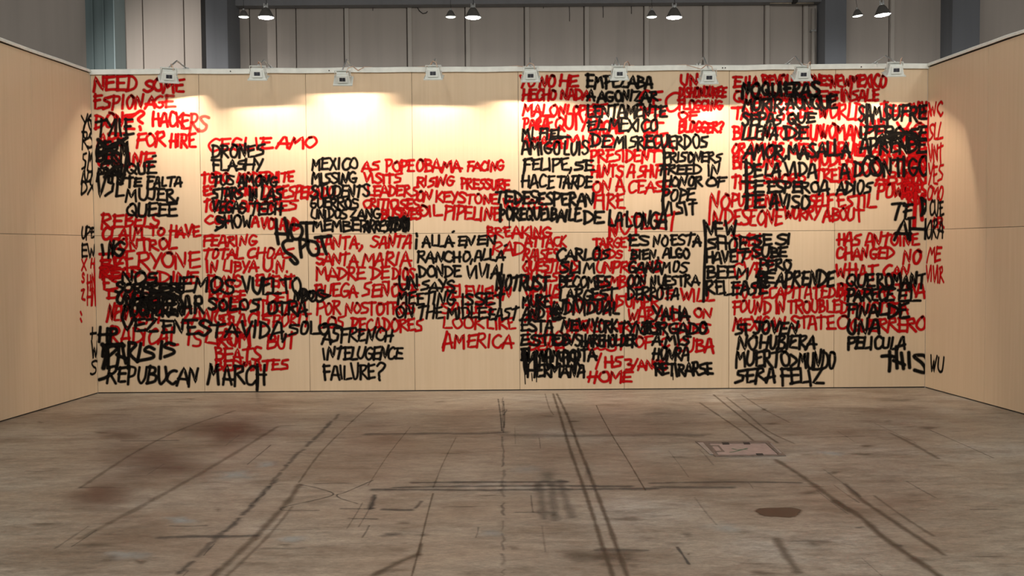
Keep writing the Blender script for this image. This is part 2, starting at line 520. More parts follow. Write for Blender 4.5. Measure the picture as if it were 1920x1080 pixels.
# ------------------------------------------------------------------ sprayed writing
GLY = {
 'A': (.80, ".0,-.06 .40,1.02 .78,-.04|.06,.34 .86,.30"),
 'B': (.68, ".09,1.02 .08,-.02|~.02,.98 .50,.95 .52,.70 .14,.54|~.14,.54 .66,.44 .62,.12 .04,-.02"),
 'C': (.70, "~.68,.90 .42,1.0 .12,.74 .05,.38 .22,.04 .50,.0 .76,.20"),
 'D': (.74, ".10,1.0 .09,-.02|~.0,1.02 .46,.90 .74,.55 .52,.16 .03,-.03"),
 'E': (.68, ".13,1.0 .11,.0|.02,.96 .70,1.0|.10,.52 .60,.55|.04,.0 .74,.04"),
 'F': (.66, ".14,1.0 .11,-.10|.02,.94 .74,1.0|.08,.50 .62,.54"),
 'G': (.76, "~.70,.90 .40,1.0 .10,.70 .08,.26 .36,.0 .68,.14 .70,.42|.36,.44 .80,.42"),
 'H': (.74, ".08,1.02 .07,-.02|.66,1.02 .68,-.04|-.02,.48 .78,.52"),
 'I': (.26, ".10,1.02 .08,-.02"),
 'J': (.66, ".12,.98 .76,1.0|~.52,1.0 .52,.30 .34,.02 .04,.14"),
 'K': (.70, ".09,1.02 .08,-.04|.66,1.0 .12,.46 .74,-.02"),
 'L': (.60, ".10,1.02 .08,.02 .66,.02"),
 'M': (.92, ".02,-.06 .14,1.0 .44,.32 .78,1.0 .88,-.06"),
 'N': (.74, ".06,-.04 .09,1.0 .62,.0 .68,1.04"),
 'O': (.76, "~.40,1.0 .12,.76 .07,.34 .32,.0 .64,.16 .74,.58 .54,.94 .30,.98"),
 'P': (.66, ".11,1.0 .08,-.10|~.0,.98 .54,.97 .66,.72 .44,.50 .08,.42"),
 'Q': (.78, "~.40,1.0 .12,.76 .07,.34 .32,.0 .64,.16 .74,.58 .54,.94 .30,.98|.42,.38 .84,-.10"),
 'R': (.72, ".10,1.0 .08,-.06|~.0,.97 .52,.98 .64,.74 .44,.54 .12,.48|.20,.50 .76,-.06"),
 'S': (.68, "~.68,.92 .34,1.0 .07,.80 .30,.56 .62,.38 .60,.12 .30,-.02 .0,.08"),
 'T': (.74, ".0,.95 .80,1.0|.40,1.0 .37,-.06"),
 'U': (.74, "~.08,1.02 .08,.36 .26,.02 .52,.06 .66,.40 .69,1.02"),
 'V': (.70, ".0,1.02 .34,.0 .70,1.04"),
 'W': (.94, ".02,1.02 .26,.0 .46,.72 .66,.0 .92,1.02"),
 'X': (.72, ".04,1.0 .72,-.02|.70,1.02 .0,-.02"),
 'Y': (.70, ".0,1.02 .36,.50|.72,1.04 .24,-.10"),
 'Z': (.72, ".04,.95 .68,1.0 .04,.03 .76,.02"),
 '?': (.60, "~.02,.82 .32,1.02 .62,.86 .52,.62 .30,.42 .30,.24|.30,.04 .33,-.04"),
 '!': (.20, ".10,1.04 .08,.32|.08,.04 .09,-.04"),
 ',': (.24, "~.18,.18 .16,.0 .0,-.26"),
 '.': (.16, ".06,.04 .10,-.02"),
 ')': (.30, "~.06,.95 .26,.5 .0,-.05"),
 '(': (.34, "~.34,1.0 .06,.6 .1,.2 .34,.0"),
 '2': (.66, "~.02,.85 .34,1.0 .58,.78 .30,.30 .0,.02 .34,.06 .68,.02"),
 '3': (.64, "~.04,.95 .52,.95 .50,.66 .24,.54 .60,.40 .50,.06 .0,.0"),
 '6': (.66, "~.62,1.0 .20,.80 .06,.34 .28,.0 .60,.16 .56,.46 .16,.42"),
 '/': (.50, ".46,1.02 .0,-.06"),
 '>': (.50, ".0,.8 .52,.42 .0,.0"),
 "'": (.18, ".16,1.10 .02,.90"),
 '@': (.76, ".06,-.04 .09,1.0 .62,.0 .68,1.04|~.10,1.16 .3,1.24 .46,1.14 .66,1.22"),
}
ALT = {
 'A': (.78, ".0,-.04 .34,1.0 .54,.97 .74,-.05|.08,.28 .72,.38"),
 'E': (.70, ".10,1.0 .13,.0 .76,.06|.0,.92 .66,1.02|.06,.50 .56,.58"),
 'N': (.76, ".0,-.12 .08,1.0 .56,.06 .72,1.08"),
 'S': (.70, ".72,.96 .18,.86 .12,.62 .60,.46 .58,.14 .02,.0"),
 'R': (.74, ".10,.98 .06,-.10|.0,.92 .50,1.0 .62,.72 .14,.46 .78,-.02"),
 'T': (.78, ".02,.90 .82,1.02|.44,1.12 .36,-.06"),
 'O': (.74, "~.62,.90 .30,.98 .08,.58 .22,.06 .52,.06 .72,.52 .56,.96 .36,1.02"),
 'M': (.94, ".0,-.10 .18,1.0 .40,.40 .70,1.02 .90,-.04"),
 'I': (.26, ".04,1.0 .14,-.04"),
 'L': (.62, ".12,1.04 .04,.0 .68,.08"),
}
_parsed = {}
def glyph(ch):
    if ch in ALT and rnd.random() < 0.45:
        w, s = ALT[ch]
        return (w, [(p.startswith('~'), [tuple(map(float, q.split(','))) for q in p.lstrip('~').split()]) for p in s.split('|')])
    if ch not in _parsed:
        w, s = GLY[ch]
        st = []
        for part in s.split('|'):
            sm = part.startswith('~')
            st.append((sm, [tuple(map(float, p.split(','))) for p in part.lstrip('~').split()]))
        _parsed[ch] = (w, st)
    return _parsed[ch]

class Strokes:
    """soft-edged painted strokes collected into one mesh on a plane"""
    def __init__(self, p0, n, lift):
        self.p0, self.n, self.lift = p0, n, lift
        self.v, self.f, self.uv, self.dn = [], [], [], []
        self.k = 0
    def to_plane(self, px, py):
        return hit(px, py, self.p0 + self.n * self.lift, self.n)
    def ribbon(self, pts3, hw, dens=1.0, taper=None):
        self.k += 1
        off = self.n * (self.k * 1.5e-6)
        P = []
        for p in pts3:
            if not P or (p - P[-1]).length > hw * 0.12: P.append(p)
        if len(P) < 2: P = [P[0], P[0] + Vector((0, 0, -hw * 0.3))]
        n = len(P)
        T = []
        for i in range(n):
            d = P[min(i + 1, n - 1)] - P[max(i - 1, 0)]
            if d.length < 1e-9: d = Vector((1, 0, 0))
            T.append(d.normalized())
        rows = [(P[0] - T[0] * hw, T[0], 1.0, 0)] + [(P[i], T[i], 0.0, i) for i in range(n)] + [(P[-1] + T[-1] * hw, T[-1], 1.0, n - 1)]
        base = len(self.v)
        for (p, t, u, i) in rows:
            s = self.n.cross(t).normalized()
            h = hw * (taper(i / max(1, n - 1)) if taper else 1.0)
            for sd in (-1.0, 0.0, 1.0):
                self.v.append(p + s * (h * sd) + off)
                self.uv.append((u, sd)); self.dn.append(dens)
        for r in range(len(rows) - 1):
            a = base + r * 3
            for c in (0, 1):
                self.f.append((a + c, a + c + 1, a + c + 4, a + c + 3))
    def px_stroke(self, pts, wpx, smooth=True, dens=1.0):
        if smooth: pts = catmull(pts, 6)
        P = [self.to_plane(x, y) for x, y in pts]
        d = (P[0] - CAM).length
        self.ribbon(P, wpx * 0.5 * d / F, dens)
    def blob(self, cx, cy, rx, ry, dens=1.0, seed=0, rough=0.18):
        """irregular stain outline"""
        self.k += 1
        r = random.Random(seed)
        ph = [r.uniform(0, 6.28) for _ in range(5)]
        c = self.to_plane(cx, cy)
        base = len(self.v)
        off = self.n * (self.k * 1.5e-6)
        N = 40
        self.v.append(c + off); self.uv.append((0, 0)); self.dn.append(dens)
        for ring in (0.5, 1.0):
            for i in range(N):
                a = 2 * math.pi * i / N
                k = 1 + rough * sum(math.sin((j + 2) * a + ph[j]) / (j + 1.5) for j in range(5))
                p = self.to_plane(cx + rx * k * ring * math.cos(a), cy + ry * k * ring * math.sin(a))
                self.v.append(p + off); self.uv.append((ring, 0)); self.dn.append(dens)
        for i in range(N):
            j = (i + 1) % N
            self.f.append((base, base + 1 + i, base + 1 + j))
            self.f.append((base + 1 + i, base + 1 + N + i, base + 1 + N + j, base + 1 + j))
    def word(self, text, x0, x1, y0, y1, dy=0.0, wpx=6.6, dens=1.0, jit=1.0, glare_fade=None):
        gs = [glyph(c) for c in text]
        slant = rnd.uniform(-.04, .12)
        wpx *= 0.90
        gap = 0.15
        tot = sum(g[0] for g in gs) + gap * (len(gs) - 1)
        sx = (x1 - x0 - 3.0) / tot
        x = x0 + 1.5
        H = (y1 - y0 - 3.0) * 0.95
        for (w, sts) in gs:
            by = y1 - 1.5 + rnd.uniform(-.05, .05) * H * jit
            hh = H * (1 + rnd.uniform(-.09, .07) * jit)
            sl = (slant + rnd.uniform(-.05, .05)) * H * jit
            ww = sx * (1 + rnd.uniform(-.02, .17) * jit)
            for (sm, pts) in sts:
                q = []
                for (gx, gy) in pts:
                    jx = rnd.gauss(0, .038) * jit; jy = rnd.gauss(0, .036) * jit
                    X = x + (gx + jx) * ww + sl * (gy - .4)
                    Y = by - (gy + jy) * hh
                    Y += dy * (X - x0) / max(1.0, x1 - x0)
                    q.append((X, Y))
                if sm: q = catmull(q, 6)
                else:
                    q2 = []
                    for a, b_ in zip(q, q[1:]):
                        bow = rnd.uniform(-.03, .03) * jit
                        for k in range(4):
                            t = k / 4
                            nx, ny = -(b_[1] - a[1]), (b_[0] - a[0])
                            s = math.sin(math.pi * t) * bow
                            q2.append((a[0] + (b_[0] - a[0]) * t + nx * s, a[1] + (b_[1] - a[1]) * t + ny * s))
                    q2.append(q[-1]); q = q2
                P = [self.to_plane(X, Y) for X, Y in q]
                d = (P[0] - CAM).length
                wv = wpx * rnd.uniform(.90, 1.12)
                self.ribbon(P, wv * 0.5 * d / F, dens * rnd.uniform(.94, 1.0) * (1.0 if glare_fade is None else 1.0 + (glare_fade - 1.0) * max(0.0, min(1.0, (x - x0) / (x1 - x0)))))  # lamp glare painted in: strokes thin out towards the word's end
            x += (w + gap) * sx
    def build(self, name, material, parent, label=None):
        me = bpy.data.meshes.new(name)
        inv = parent.matrix_world.inverted() if parent else Matrix.Identity(4)
        me.from_pydata([inv @ v for v in self.v], [], self.f)
        for nm, src in (('across', self.uv), ('density', None)):
            lay = me.uv_layers.new(name=nm)
            for lp in me.loops:
                lay.data[lp.index].uv = self.uv[lp.vertex_index] if src is not None else (self.dn[lp.vertex_index], 0)
        me.materials.append(material)
        o = bpy.data.objects.new(name, me)
        COL.objects.link(o)
        if parent: o.parent = parent
        if label: o['label'] = label
        return o

PLANES = {
    'B': (Vector((0, 0, 0)), Vector((0, -1, 0)), wall_back),
    'L': (Vector((-W2, 0, 0)), nl, wall_left),
    'R': (Vector((W2, 0, 0)), nr, wall_right),
}
# @ colour wall width | label ; then words: TEXT x0 x1 top base [fall], in the photo's own pixels; ~ rows are single strokes
TEXT = """
@R B 9 | red sprayed words NEED SOME ESPIONAGE DONE, top left
NEED 174 258 142 171;SOME 269 345 147 172
ESPIONA 174 291 176 204;GE 288 326 178 203 0 0.6
DONE 177 250 211 241
~ 232,219 243.6,221 256.8,212 264,208 270,213.4 259,223.6 267,231
~ 262,237.5 263,240 263.4,243.4
HACK 285 344 209 238;ERS 338 388 210 244 4 0.45
ARE 182 235 246 273;FOR 255 310 247 275;HIRE 317 366 247 276 3
ONLINE 180 287 285 312
@R B 8.6 | red sprayed words REBELS CLAIM TO HAVE CONTROL
RE 188 229 400 429;BELS 234 299 401 426
CLAIM 190 270 424 450;TO 279 309 425 443;HAVE 317 374 421 446
CONTROL 205 331 447 469
@R B 8.6 | tall red sprayed word EVERYONE over crowded red lines
EVERYONE 186 374 471 504
BE 188 232 482 508;RE 188 226 497 524;ES 190 224 514 545
REAS 186 262 500 520;ADINE 270 374 508 532
DON 200 268 543 561;SO 262 300 545 565
@R B 8.2 | red sprayed word RADICAL with lines above it
NEW 201 240 568 603;PERT 244 305 578 606;ZANGS 338 441 574 608 2
RADICAL 204 335 610 645 3
IS 350 380 617 650;LAM 384 470 610 648
@R B 8.4 | red sprayed words BEATS BUT and MATES above the word MARCH
ROM 405 470 618 650;BUT 500 556 626 655
BEATS 402 490 649 677
BEDMATES 402 541 674 696 -2
@R B 8.4 | red sprayed words GEGLIE AMO
CEGLIE 389 508 259 285 -5
AMO 518 593 253 278
@R B 8.8 | red sprayed words crossed by black TUS AMONG STARS IN LAS
TODO 376 430 323 344;MODERNITE 444 550 321 342
ES 380 403 347 367;CANCION 420 482 349 368;DESESPERADO 492 628 347 372 2
TODAS 380 440 373 396;AMORES 446 557 374 396
CON 384 432 403 421;A 470 486 405 426;VOLAND 489 562 406 430 2
@R B 8.2 | red sprayed words FEARING TOTAL CHOAS IN LIBYA
FEARING 380 480 440 462
TOTAL 379 455 464 485;CHOAS 463 550 463 485
I 385 392 488 510;N 393 408 488 510;LIBYA 417 483 487 510;U.N. 492 541 485 511
PLANS 388 452 514 539;EVENT 478 552 515 539
@R B 8 | red sprayed lines behind black SOLOS OTRA VEZ
REAGE 390 460 541 563;DEL 498 552 546 570
DEN 400 470 560 585;IDRAN 480 574 560 592
SEACIS 408 507 585 612;POKIT 510 583 588 613
@R B 8.6 | red sprayed words AS POPE VISITS LEADERS CRITICISE
AS 679 710 299 322;POPE 722 777 299 322
VISITS 681 753 324 344
LEADERS 687 784 346 368
CRITICISES 680 786 372 392;BUSINES 714 792 391 412
@R B 8.6 | red sprayed words FACING RISING PRESSURE ON KEYSTONE OIL PIPELINE
OBAMA 778 865 298 322;FACING 875 945 301 321
RISING 781 851 329 350;PRESSURE 863 956 331 353 5
ON 780 809 357 378;KEYSTONE 816 934 357 379 5
OIL 783 827 383 406;PIPELINE 832 939 383 411 5
@R B 8.2 | red sprayed words SANTA MARIA MADRE DE DIOS
SANTA, 592 680 440 466;SANTA 695 772 439 465
SANTA 591 671 473 497;MARIA 679 769 471 498
MADRE 591 684 499 525;DE 694 729 498 524;DIOS 734 778 500 525
RUEGA 590 671 531 557;SE@ORE 679 785 530 557
POR 592 639 563 590;NOSTOTROS 647 777 564 590
LOS 597 646 592 616;PECADORES 657 793 595 622
@R B 8.2 | red sprayed words TELEVISION LOOK LIKE AMERICA
TELEVISION 830 958 533 558 4
SAILES 825 926 564 588
LOOK 829 907 592 617;LIKE 911 966 594 618
AMERICA 829 962 624 652
~ 838,622 831,657
@R B 8.8 | red sprayed word between TE DESESPERAN and BAILE
VOTOS, 942 1026 371 392
@R B 8.2 | red sprayed words BREAKING BAD across the panel seam
BREAKING 911 1034 423 446
RAD 922 982 452 479
@R B 9 | red sprayed words YO NO HE HECHO NADA MALO
YO 974 1003 141 164;NO 1011 1042 141 164;HE 1049 1083 140 163
HECHO 979 1043 166 189;NADA 1050 1106 165 187
MALO 980 1046 193 218;NLOPERE 1047 1137 195 216
PARA 980 1030 221 242;CEQUIYO 1005 1120 214 244;LOCAL 1103 1168 221 252
AMADA 980 1056 252 276;MINO 1060 1150 252 278
@R B 8.6 | red sprayed words PRESIDENT HINTS A SHIFT ON A CEASE FIRE
PRESIDENT 1106 1234 279 304
HINTS 1107 1169 307 332;A 1176 1190 305 331;SHIFT 1196 1254 308 333
ON 1109 1146 336 362;A 1154 1171 331 360;CEASE 1177 1260 336 362
FIRE 1112 1170 362 391
@R B 9 | large red sprayed letters CE beside black AGONIZAR
CE 1196 1242 168 206
EE 1205 1248 207 252
REA 1205 1262 250 284
C 1244 1272 170 208
@R B 9 | red sprayed words UN DISHONOUREE FLOGGING OF BLOGGER
UN 1274 1309 138 161
DISHONOUREE 1272 1362 162 183
FLOGGING 1270 1355 186 207
OF 1271 1307 207 226
BLOGGER? 1272 1356 226 249
@R B 8.4 | red sprayed words NOT under black LA LONGA
NOT 1141 1202 400 440
LET 1204 1272 398 430
N 1141 1158 424 446
@R B 8.4 | red sprayed words ATTACK RAISES QUESTIONS
ATTACK 983 1062 441 463
RAISES 980 1047 465 488
QUESTIONS 979 1085 487 509
SU 981 1008 510 528;ESCO 1018 1076 508 529
OF 984 1008 535 557;MUS 1012 1052 532 557
@R B 8.2 | red sprayed words TARGET ENDS crossed by black ES NO ESTA
TARGET 1111 1188 444 465
ENDS 1112 1168 466 485;T 1178 1196 466 485
UNPRESAS 1116 1240 489 512
SAMBOLS 1115 1212 514 541
CONSUMER 1112 1234 550 576 2
@R B 8.2 | red sprayed words IS WILL below black DERROTA
IS 1238 1262 539 561;WILL 1275 1339 540 566
WARANDA 1176 1292 576 602;ON 1299 1335 576 596
@R B 8 | red sprayed lines under black JUZGADO and SHAREHOLDER
ARE 985 1048 556 580;LONDON 1062 1160 560 586
ALE 985 1040 580 604;UNDEN 1060 1112 598 622
STARTS 1110 1216 603 624;STUDIES 1218 1330 604 626
UNION 985 1080 618 646;OF 1189 1222 628 653;C 1238 1256 630 652
COST 1100 1176 634 658;DEMA 990 1060 640 658
@R B 8.6 | red sprayed word CUBA at the end of its line
CUBA 1268 1338 632 660
@R B 8.6 | red sprayed words ending in HOME near the floor
Y 1110 1128 658 690;HS 1132 1166 667 689;3/ANOS 1172 1252 671 694
HOME 1101 1184 694 718
@R B 9 | dark red sprayed line NEWMEXICO along the top right
E 1374 1389 141 164;LLA 1396 1421 143 162;REVOLUCIONES 1428 1560 139 160
NEWMEXICO 1556 1662 138 164
@R B 9 | red sprayed words crossed by black NO QUIERAS MORIR AUNQUE
Q 1374 1393 168 193;UENO 1396 1450 172 196;MARSEE 1450 1520 172 196;ES 1530 1572 168 190;INSALE 1575 1648 166 190
T 1371 1391 198 224;AROESE 1388 1490 200 226;DE 1498 1524 200 222;WORLD 1534 1618 192 224
BI 1373 1396 233 262;LLATO 1400 1480 236 262;TOMUN 1474 1545 231 263;WOMAN 1535 1616 232 262
OR 1371 1397 266 291;AMINIS 1400 1470 266 292;URIS 1480 1550 266 290;DRUIL 1554 1622 264 292
@R B 9 | red sprayed words crossed by black DE LA VIDA
BILLONS 1373 1466 289 316;MUDEA 1518 1602 283 311
THE 1370 1416 328 355;SWORD 1430 1510 324 346;TRE 1528 1570 316 341;DAI 1572 1604 314 342
@R B 8.6 | red sprayed words NO PUEDEN INDISCRET SELF WORRY ABOUT
NO 1328 1369 360 392;PUEDENA 1371 1462 361 388
SELF 1516 1562 364 389;ESTIL 1568 1640 362 390
IND 1328 1374 390 422;ESEONE 1374 1466 390 422 2
WORRY 1469 1538 387 412;ABOUT 1543 1617 389 415
@R B 8.8 | dense red sprayed words around black CONTIGO in the corner
TECO 1650 1712 192 218;VEN 1712 1738 190 222
SAB 1612 1660 222 252;VO 1682 1738 226 254
REN 1690 1738 240 272;SA 1700 1738 262 288
GNAER 1640 1738 284 310;ELANS 1600 1690 268 294
MERI 1690 1738 290 320;IDO 1600 1650 300 330
ABS 1640 1700 320 346;MAERS 1690 1738 312 346
POWER 1644 1722 342 371;ARES 1690 1737 340 372
RSS 1700 1738 355 385
~ w12 1717,362 1716,380 1715,400 1714,424
~ w11 1728,372 1727,392 1729,412
~ w12 1706,298 1722,300 1736,297
~ w12 1712,284 1728,288 1737,286
~ w10 1704,330 1720,326 1736,332
@R B 8.4 | red sprayed words HAS ANTOINE CHANGED
HAS 1569 1613 436 461;ANTOINE 1621 1722 436 461
CHANGED 1567 1676 461 486
NO 1690 1727 465 495
@R B 8.4 | red sprayed words WHAT CAN above black QUE ROMANT
WHAT 1566 1646 494 523;CAN 1655 1706 496 520
BEGA 1568 1640 530 556;ARTMA 1642 1735 530 557
MUST 1598 1660 563 587;SEA 1660 1702 564 590
@R B 8.2 | red sprayed words DECAPITATED FOUND IN TROUBLED STATE
TO 1375 1403 534 560;DECAPITATED 1411 1567 535 560;OF 1569 1594 530 560
FOUND 1373 1445 561 588;IN 1452 1472 562 589;TROUBLED 1475 1590 561 587
MEXICAN 1374 1472 593 620;STATE 1482 1564 591 617;O 1566 1590 590 619;GUERRERO 1592 1735 594 622
@R B 8 | red sprayed words behind black SHOE HAVE BEEN
TWEN 1370 1428 439 462
TOIE 1374 1430 465 487;S 1438 1450 478 500
CVE 1374 1432 489 520
@R L 8 | faint red sprayed letters on the side wall below EWING
X 152 163 485 508;H 169 179 482 502
S 152 159 508 530;HN 162 180 512 545
Z 151 160 541 564;HN 162 182 536 572
~ 177,500 177.5,540 179,572
~ 151,585 153,590
~ 151,598 153,603
@R R 8.6 | red sprayed letters on the side wall beside black SUFRE
WC 1739 1769 190 218
SLL 1740 1769 229 263
VNT 1740 1769 270 305
YES 1738 1769 306 345
OMO 1737 1769 345 376
~ 1741,210 1740,240 1740,270
~ w10 1742,196 1746,216
@R R 8.4 | red sprayed words ME VIVIR on the side wall
ME 1738 1765 461 491
VIVIR 1735 1770 497 530
OR 1745 1769 405 428
@K B 8.6 | black sprayed scrawl in the upper left corner
TYIIE 178 248 220 254
GERM 178 242 262 306;BE 180 214 272 304
VSE 180 233 322 368;MN 180 230 308 340
SA 184 226 300 330
~ w11 184,262 200,276 222,268 238,258
~ w11 186,292 206,282 226,290
~ w10 222,262 238,280 232,330 226,345
~ w10 196,332 212,316 226,312
@K B 8.2 | black sprayed words QUE TE FALTA MUJER
QUE 236 291 303 327
' 284 293 291 299
TE 234 264 330 350;FALTA 275 341 329 351
MUJER, 236 336 353 377
QUEEE 235 332 379 406
' 316 326 378 386
@K B 9 | black sprayed letters ING ending EWING at the left corner
I 189 197 455 479;N 202 214 449 483;G 212 233 452 482
@K B 9 | black sprayed words NOS HEMOS VUELTO SOLOS OTRA VEZ
NOS 226 295 507 534;HEMOS 316 438 514 546 6
VUELTO 453 565 518 551
SOLOS 389 487 557 582 2;OTRA 500 577 562 590 3
VEZ 229 293 596 623;EN 302 346 597 625;ESTA 348 447 600 629 3
VIDA, 452 540 597 633 3;SOLO 540 617 602 628
@K B 9.4 | thick black sprayed scribble over the word QUEDAR
SORPRESE 216 344 528 549
UNPREDEN 218 340 548 571;VORQ 232 300 556 574
MUCHEREN 228 346 568 593
QUEDAR 258 382 552 588
~ w9 266,536 290,546 318,540 340,550
~ w9 282,560 306,552 330,562
@K B 8.8 | black sprayed scribble NDOS at the end of VUELTO
NDOS 550 606 541 566;NO 556 590 544 562
> 602 620 545 562
@K B 8.8 | black sprayed words PARIS IS REPUBLICAN MARCH
~ w9.5 192.4,667.8 195,651.7 204,644.4 215.8,648.8 218.8,654.6 204,667.8
~ w9.5 201,646 203,673 202,690
~ w9.5 223,650 222,670 219,688
~ w9.5 229,644 232,664 236,681
~ w9.5 218.8,665 227,669 236,672
~ w9.5 242,643 241,668 240.7,691
~ w9.5 242,642 255,646 243.6,662 257.5,678
~ w9.5 264,644 261,662 257.5,678
~ w9.5 289,654.6 278.7,650 271.4,657.5 286,663.4 286,670.7 259.7,676.5
~ w9.5 303.6,640.7 302,656 300.7,672
~ w9.5 327,645.8 315,643 308,650 324,656 325.5,662 308.7,669
REPUBUCAN 200 372 684 717 5
MARCH 389 500 681 721
~ w9.5 482,690 483,712 482,731
~ w9.5 186,712 198,708 208,702
@K B 10 | black sprayed blot beside the word PARIS
HP 184 218 612 642
~ w13 192,646 200,660 194,690
~ w12 204,650 220,646 232,648
@K B 8.2 | black sprayed words DRONES FLASHY TUS AMONG STARS
DRONES 396 495 271 297 -3
FLASHY 396 492 297 321 -2
TUS 397 439 328 349;AMONG 446 520 328 349
STARS 397 456 350 374;IN 466 483 353 376;LAS 488 529 351 376
VEGAS 397 461 376 400;TECH 467 530 377 403
SHOW 404 473 402 428
~ 408,410 420,420 404,432
@K B 10 | black sprayed words HOT SPOT
~ 518,412 519,438 522,457
~ 534,409 539,431 540,448
~ 517,438 540,439
~ 547,422 544.6,434 550,447 561,447 567,435 563.6,424 550,421
~ 564,418 580,418 593,418
~ 574.6,418 575,434 576,451
~ 547.5,451 536,451.5 530,459 536,472 550,481 558,491 553,494.6 544.6,486.5
~ 562,448.5 563,466 565,482
~ 562,448 572,450 574,457 563.6,466
~ 578,453 577.5,466 585.5,478 596,476 597,463 591,454 578,451.5
~ 591,445.6 606,444 620.6,442.7
~ 602,444 606,460 612,476
@K B 8 | black sprayed words MEXICO MISSING STUDENTS
MEXICO 582 671 295 319
MISSING 583 668 322 345
STUDENTS 583 693 345 370
6UERROS 581 671 368 391
UNIDOS 582 651 390 411;ZANG 655 714 390 411
MEMBER 585 691 411 434;ARREST 682 740 411 436
@K B 10 | black sprayed blot ending the word ARREST
EDN 726 768 406 434;NO 740 766 408 432
~ w14 758,408 764,420 760,432
@K B 8 | black sprayed words ALLA EN EN RANCHO ALLA DONDE VIVIA
~ 781,449 780,466
~ 781,438 782,443
ALLA 791 849 440 464;EN 858 888 441 462;EN 894 931 439 460
' 847 854 432 444
RANCHO, 782 888 470 492;ALLA 888 946 465 489
' 944 953 457 470
DONDE 783 864 496 520;VIVIA! 874 943 495 522
@K B 8.2 | black sprayed words UN SAYS MEETING IS SET
UN 746 782 515 545;SAYS 788 853 524 546
MEETING 744 853 546 572;IS 865 886 549 573;SET 890 946 548 573
ON 741 776 573 596;THE 782 830 572 597;MIDLE 837 911 573 597;EAST 915 972 576 600
@K B 8.2 | black sprayed words FRENCH INTELLIGENCE FAILURE
AS 604 637 612 645;FRENCH 637 737 615 641
~ 607,614 622,608 636,612
I 604 612 650 674;NTELUGENCE 613 755 649 674
FAILURE 605 703 681 712;? 703 719 679 714
@K B 9.6 | bold black sprayed words TE DESESPERAN
TE 928 961 357 380;DESESPERAN 963 1113 357 383 4
POREQUEL 935 1036 388 413;BAILE 1032 1090 389 415;DE 1093 1131 394 420
~ w9 939,384 938,415
~ w3 955,412 955,428
@K B 9.4 | black sprayed word NOTRUST across the panel seam
NOTRUST 930 1029 514 544
~ w10 937,515 940,540 938,556
@K B 8.2 | black sprayed words MI FIEL AMIGO LUIS FELIPE
MI 977 1002 236 262;FIEL 1010 1056 238 262
~ 1036,256 1069,257
AMIGO 977 1051 264 290;LUIS 1056 1104 264 291
FELIPE, 980 1074 295 321;SE 1075 1112 300 321
~ 985,300 983,318 980,335
HACE 977 1040 326 352;TARDE 1043 1109 327 352
@K B 9 | black sprayed words EMPEZABA A AGONIZAR LENTAMENTE
EMPEZABA 1098 1225 140 165
A 1099 1115 166 189;AGONIZAR 1119 1233 168 191
LENTAMENTE 1100 1250 195 221
@K B 8.4 | black sprayed words EL MEXICO DE MIS RECUERDOS
EL 1100 1136 222 245;MEXICO 1141 1234 221 247
DE 1106 1145 250 276;MIS 1151 1193 252 278;RECUERDOS 1194 1327 252 279
@K B 8.2 | black sprayed words PRISONERS FREED IN HONOR OF
PRISONERS 1243 1353 283 305
FREED 1237 1314 307 327;IN 1325 1349 306 330
HONOR 1242 1319 329 350;OF 1324 1359 331 351
POPE 1240 1302 353 377
VISIT 1239 1308 377 403
~ w9 1245,282 1246,330 1243,380 1244,400
@K B 9.4 | black sprayed words LA LONGA
LA 1140 1167 394 424;LONGA 1173 1251 396 428
@K B 8.4 | black sprayed words ES NO ESTA BIEN ALGO GANAMOS
ES 1177 1217 440 462;NO 1224 1254 440 462;ESTA 1256 1315 438 461
BIEN, 1182 1237 466 487;ALGO 1242 1292 464 485
GANAMOS 1177 1289 489 512
CON 1176 1211 515 537;NUESTRA 1218 1310 515 537
DERROTA 1176 1273 538 562
@K B 8.8 | black sprayed words BECOMES LARGEST INDIVIDUAL
CARLOS 1043 1142 464 488
SLIM 1047 1117 489 513
BECOMES 1047 1144 516 540
LARGEST 1048 1154 540 564
MURE 978 1032 552 577;INDIVIDUAL 1033 1161 564 590
@K B 8.8 | black sprayed words NEW YORK above dense scribble
AND 978 1022 574 598;E 1030 1056 578 600
~ w14 1040,582 1050,596 1038,598
ESTA 975 1038 598 622;NEW 1052 1104 597 620;YORK 1109 1158 598 624;TYMES 1160 1240 602 628
@K B 9 | black sprayed word SHAREHOLDER with dense scribble
ESTES 975 1070 626 648;UN 1036 1076 626 648;SHAREHOLDER 1078 1195 626 650
@K B 9 | dense black sprayed scrawl dripping near the floor
ELMAMACITA 976 1118 652 677
MIMUJER 984 1090 656 690
HERMANA 988 1098 680 707
~ w3 985,690 984,702 985,720
~ w3 997,700 998,714
~ w3 1006,706 1006,716
~ w9 984,655 983,684 986,700
@K B 8.8 | black sprayed words JUZGADO A MIS HONRA RETIRARSE
YAHA 1223 1292 573 600
JURGADO 1200 1326 602 627
A 1221 1240 624 647;MIS 1246 1294 626 647
HONRA 1223 1292 650 675
RETIRARSE 1226 1336 678 704
~ w3 1262,700 1262,712
@K B 10.5 | bold black sprayed words NO QUIERAS
NO 1391 1424 153 182;QUIERAS 1427 1535 152 180
@K B 9 | black sprayed words MORIR AUNQUE SEPAS QUE
MORIR, 1392 1472 181 207;AUNQUE 1473 1568 178 206
SEPAS 1390 1468 209 236;QUE 1476 1528 211 232
LLENA 1392 1459 233 262;DE 1468 1515 233 261
@K B 9 | black sprayed words AMOR MAS ALLA DE LA VIDA
AMOR, 1394 1476 267 297;MAS 1478 1530 268 296;ALLA 1531 1594 263 294
DE 1394 1428 303 331;LA 1432 1464 304 331;VIDA 1471 1532 303 332
TE 1388 1432 336 361;ESPERO 1437 1535 338 362;A 1536 1556 334 364
TE 1389 1431 363 390;AVISO 1442 1516 363 391
~ w9 1399,300 1400,340 1401,390
@K B 8.6 | black sprayed words A DIOS CONTIGO
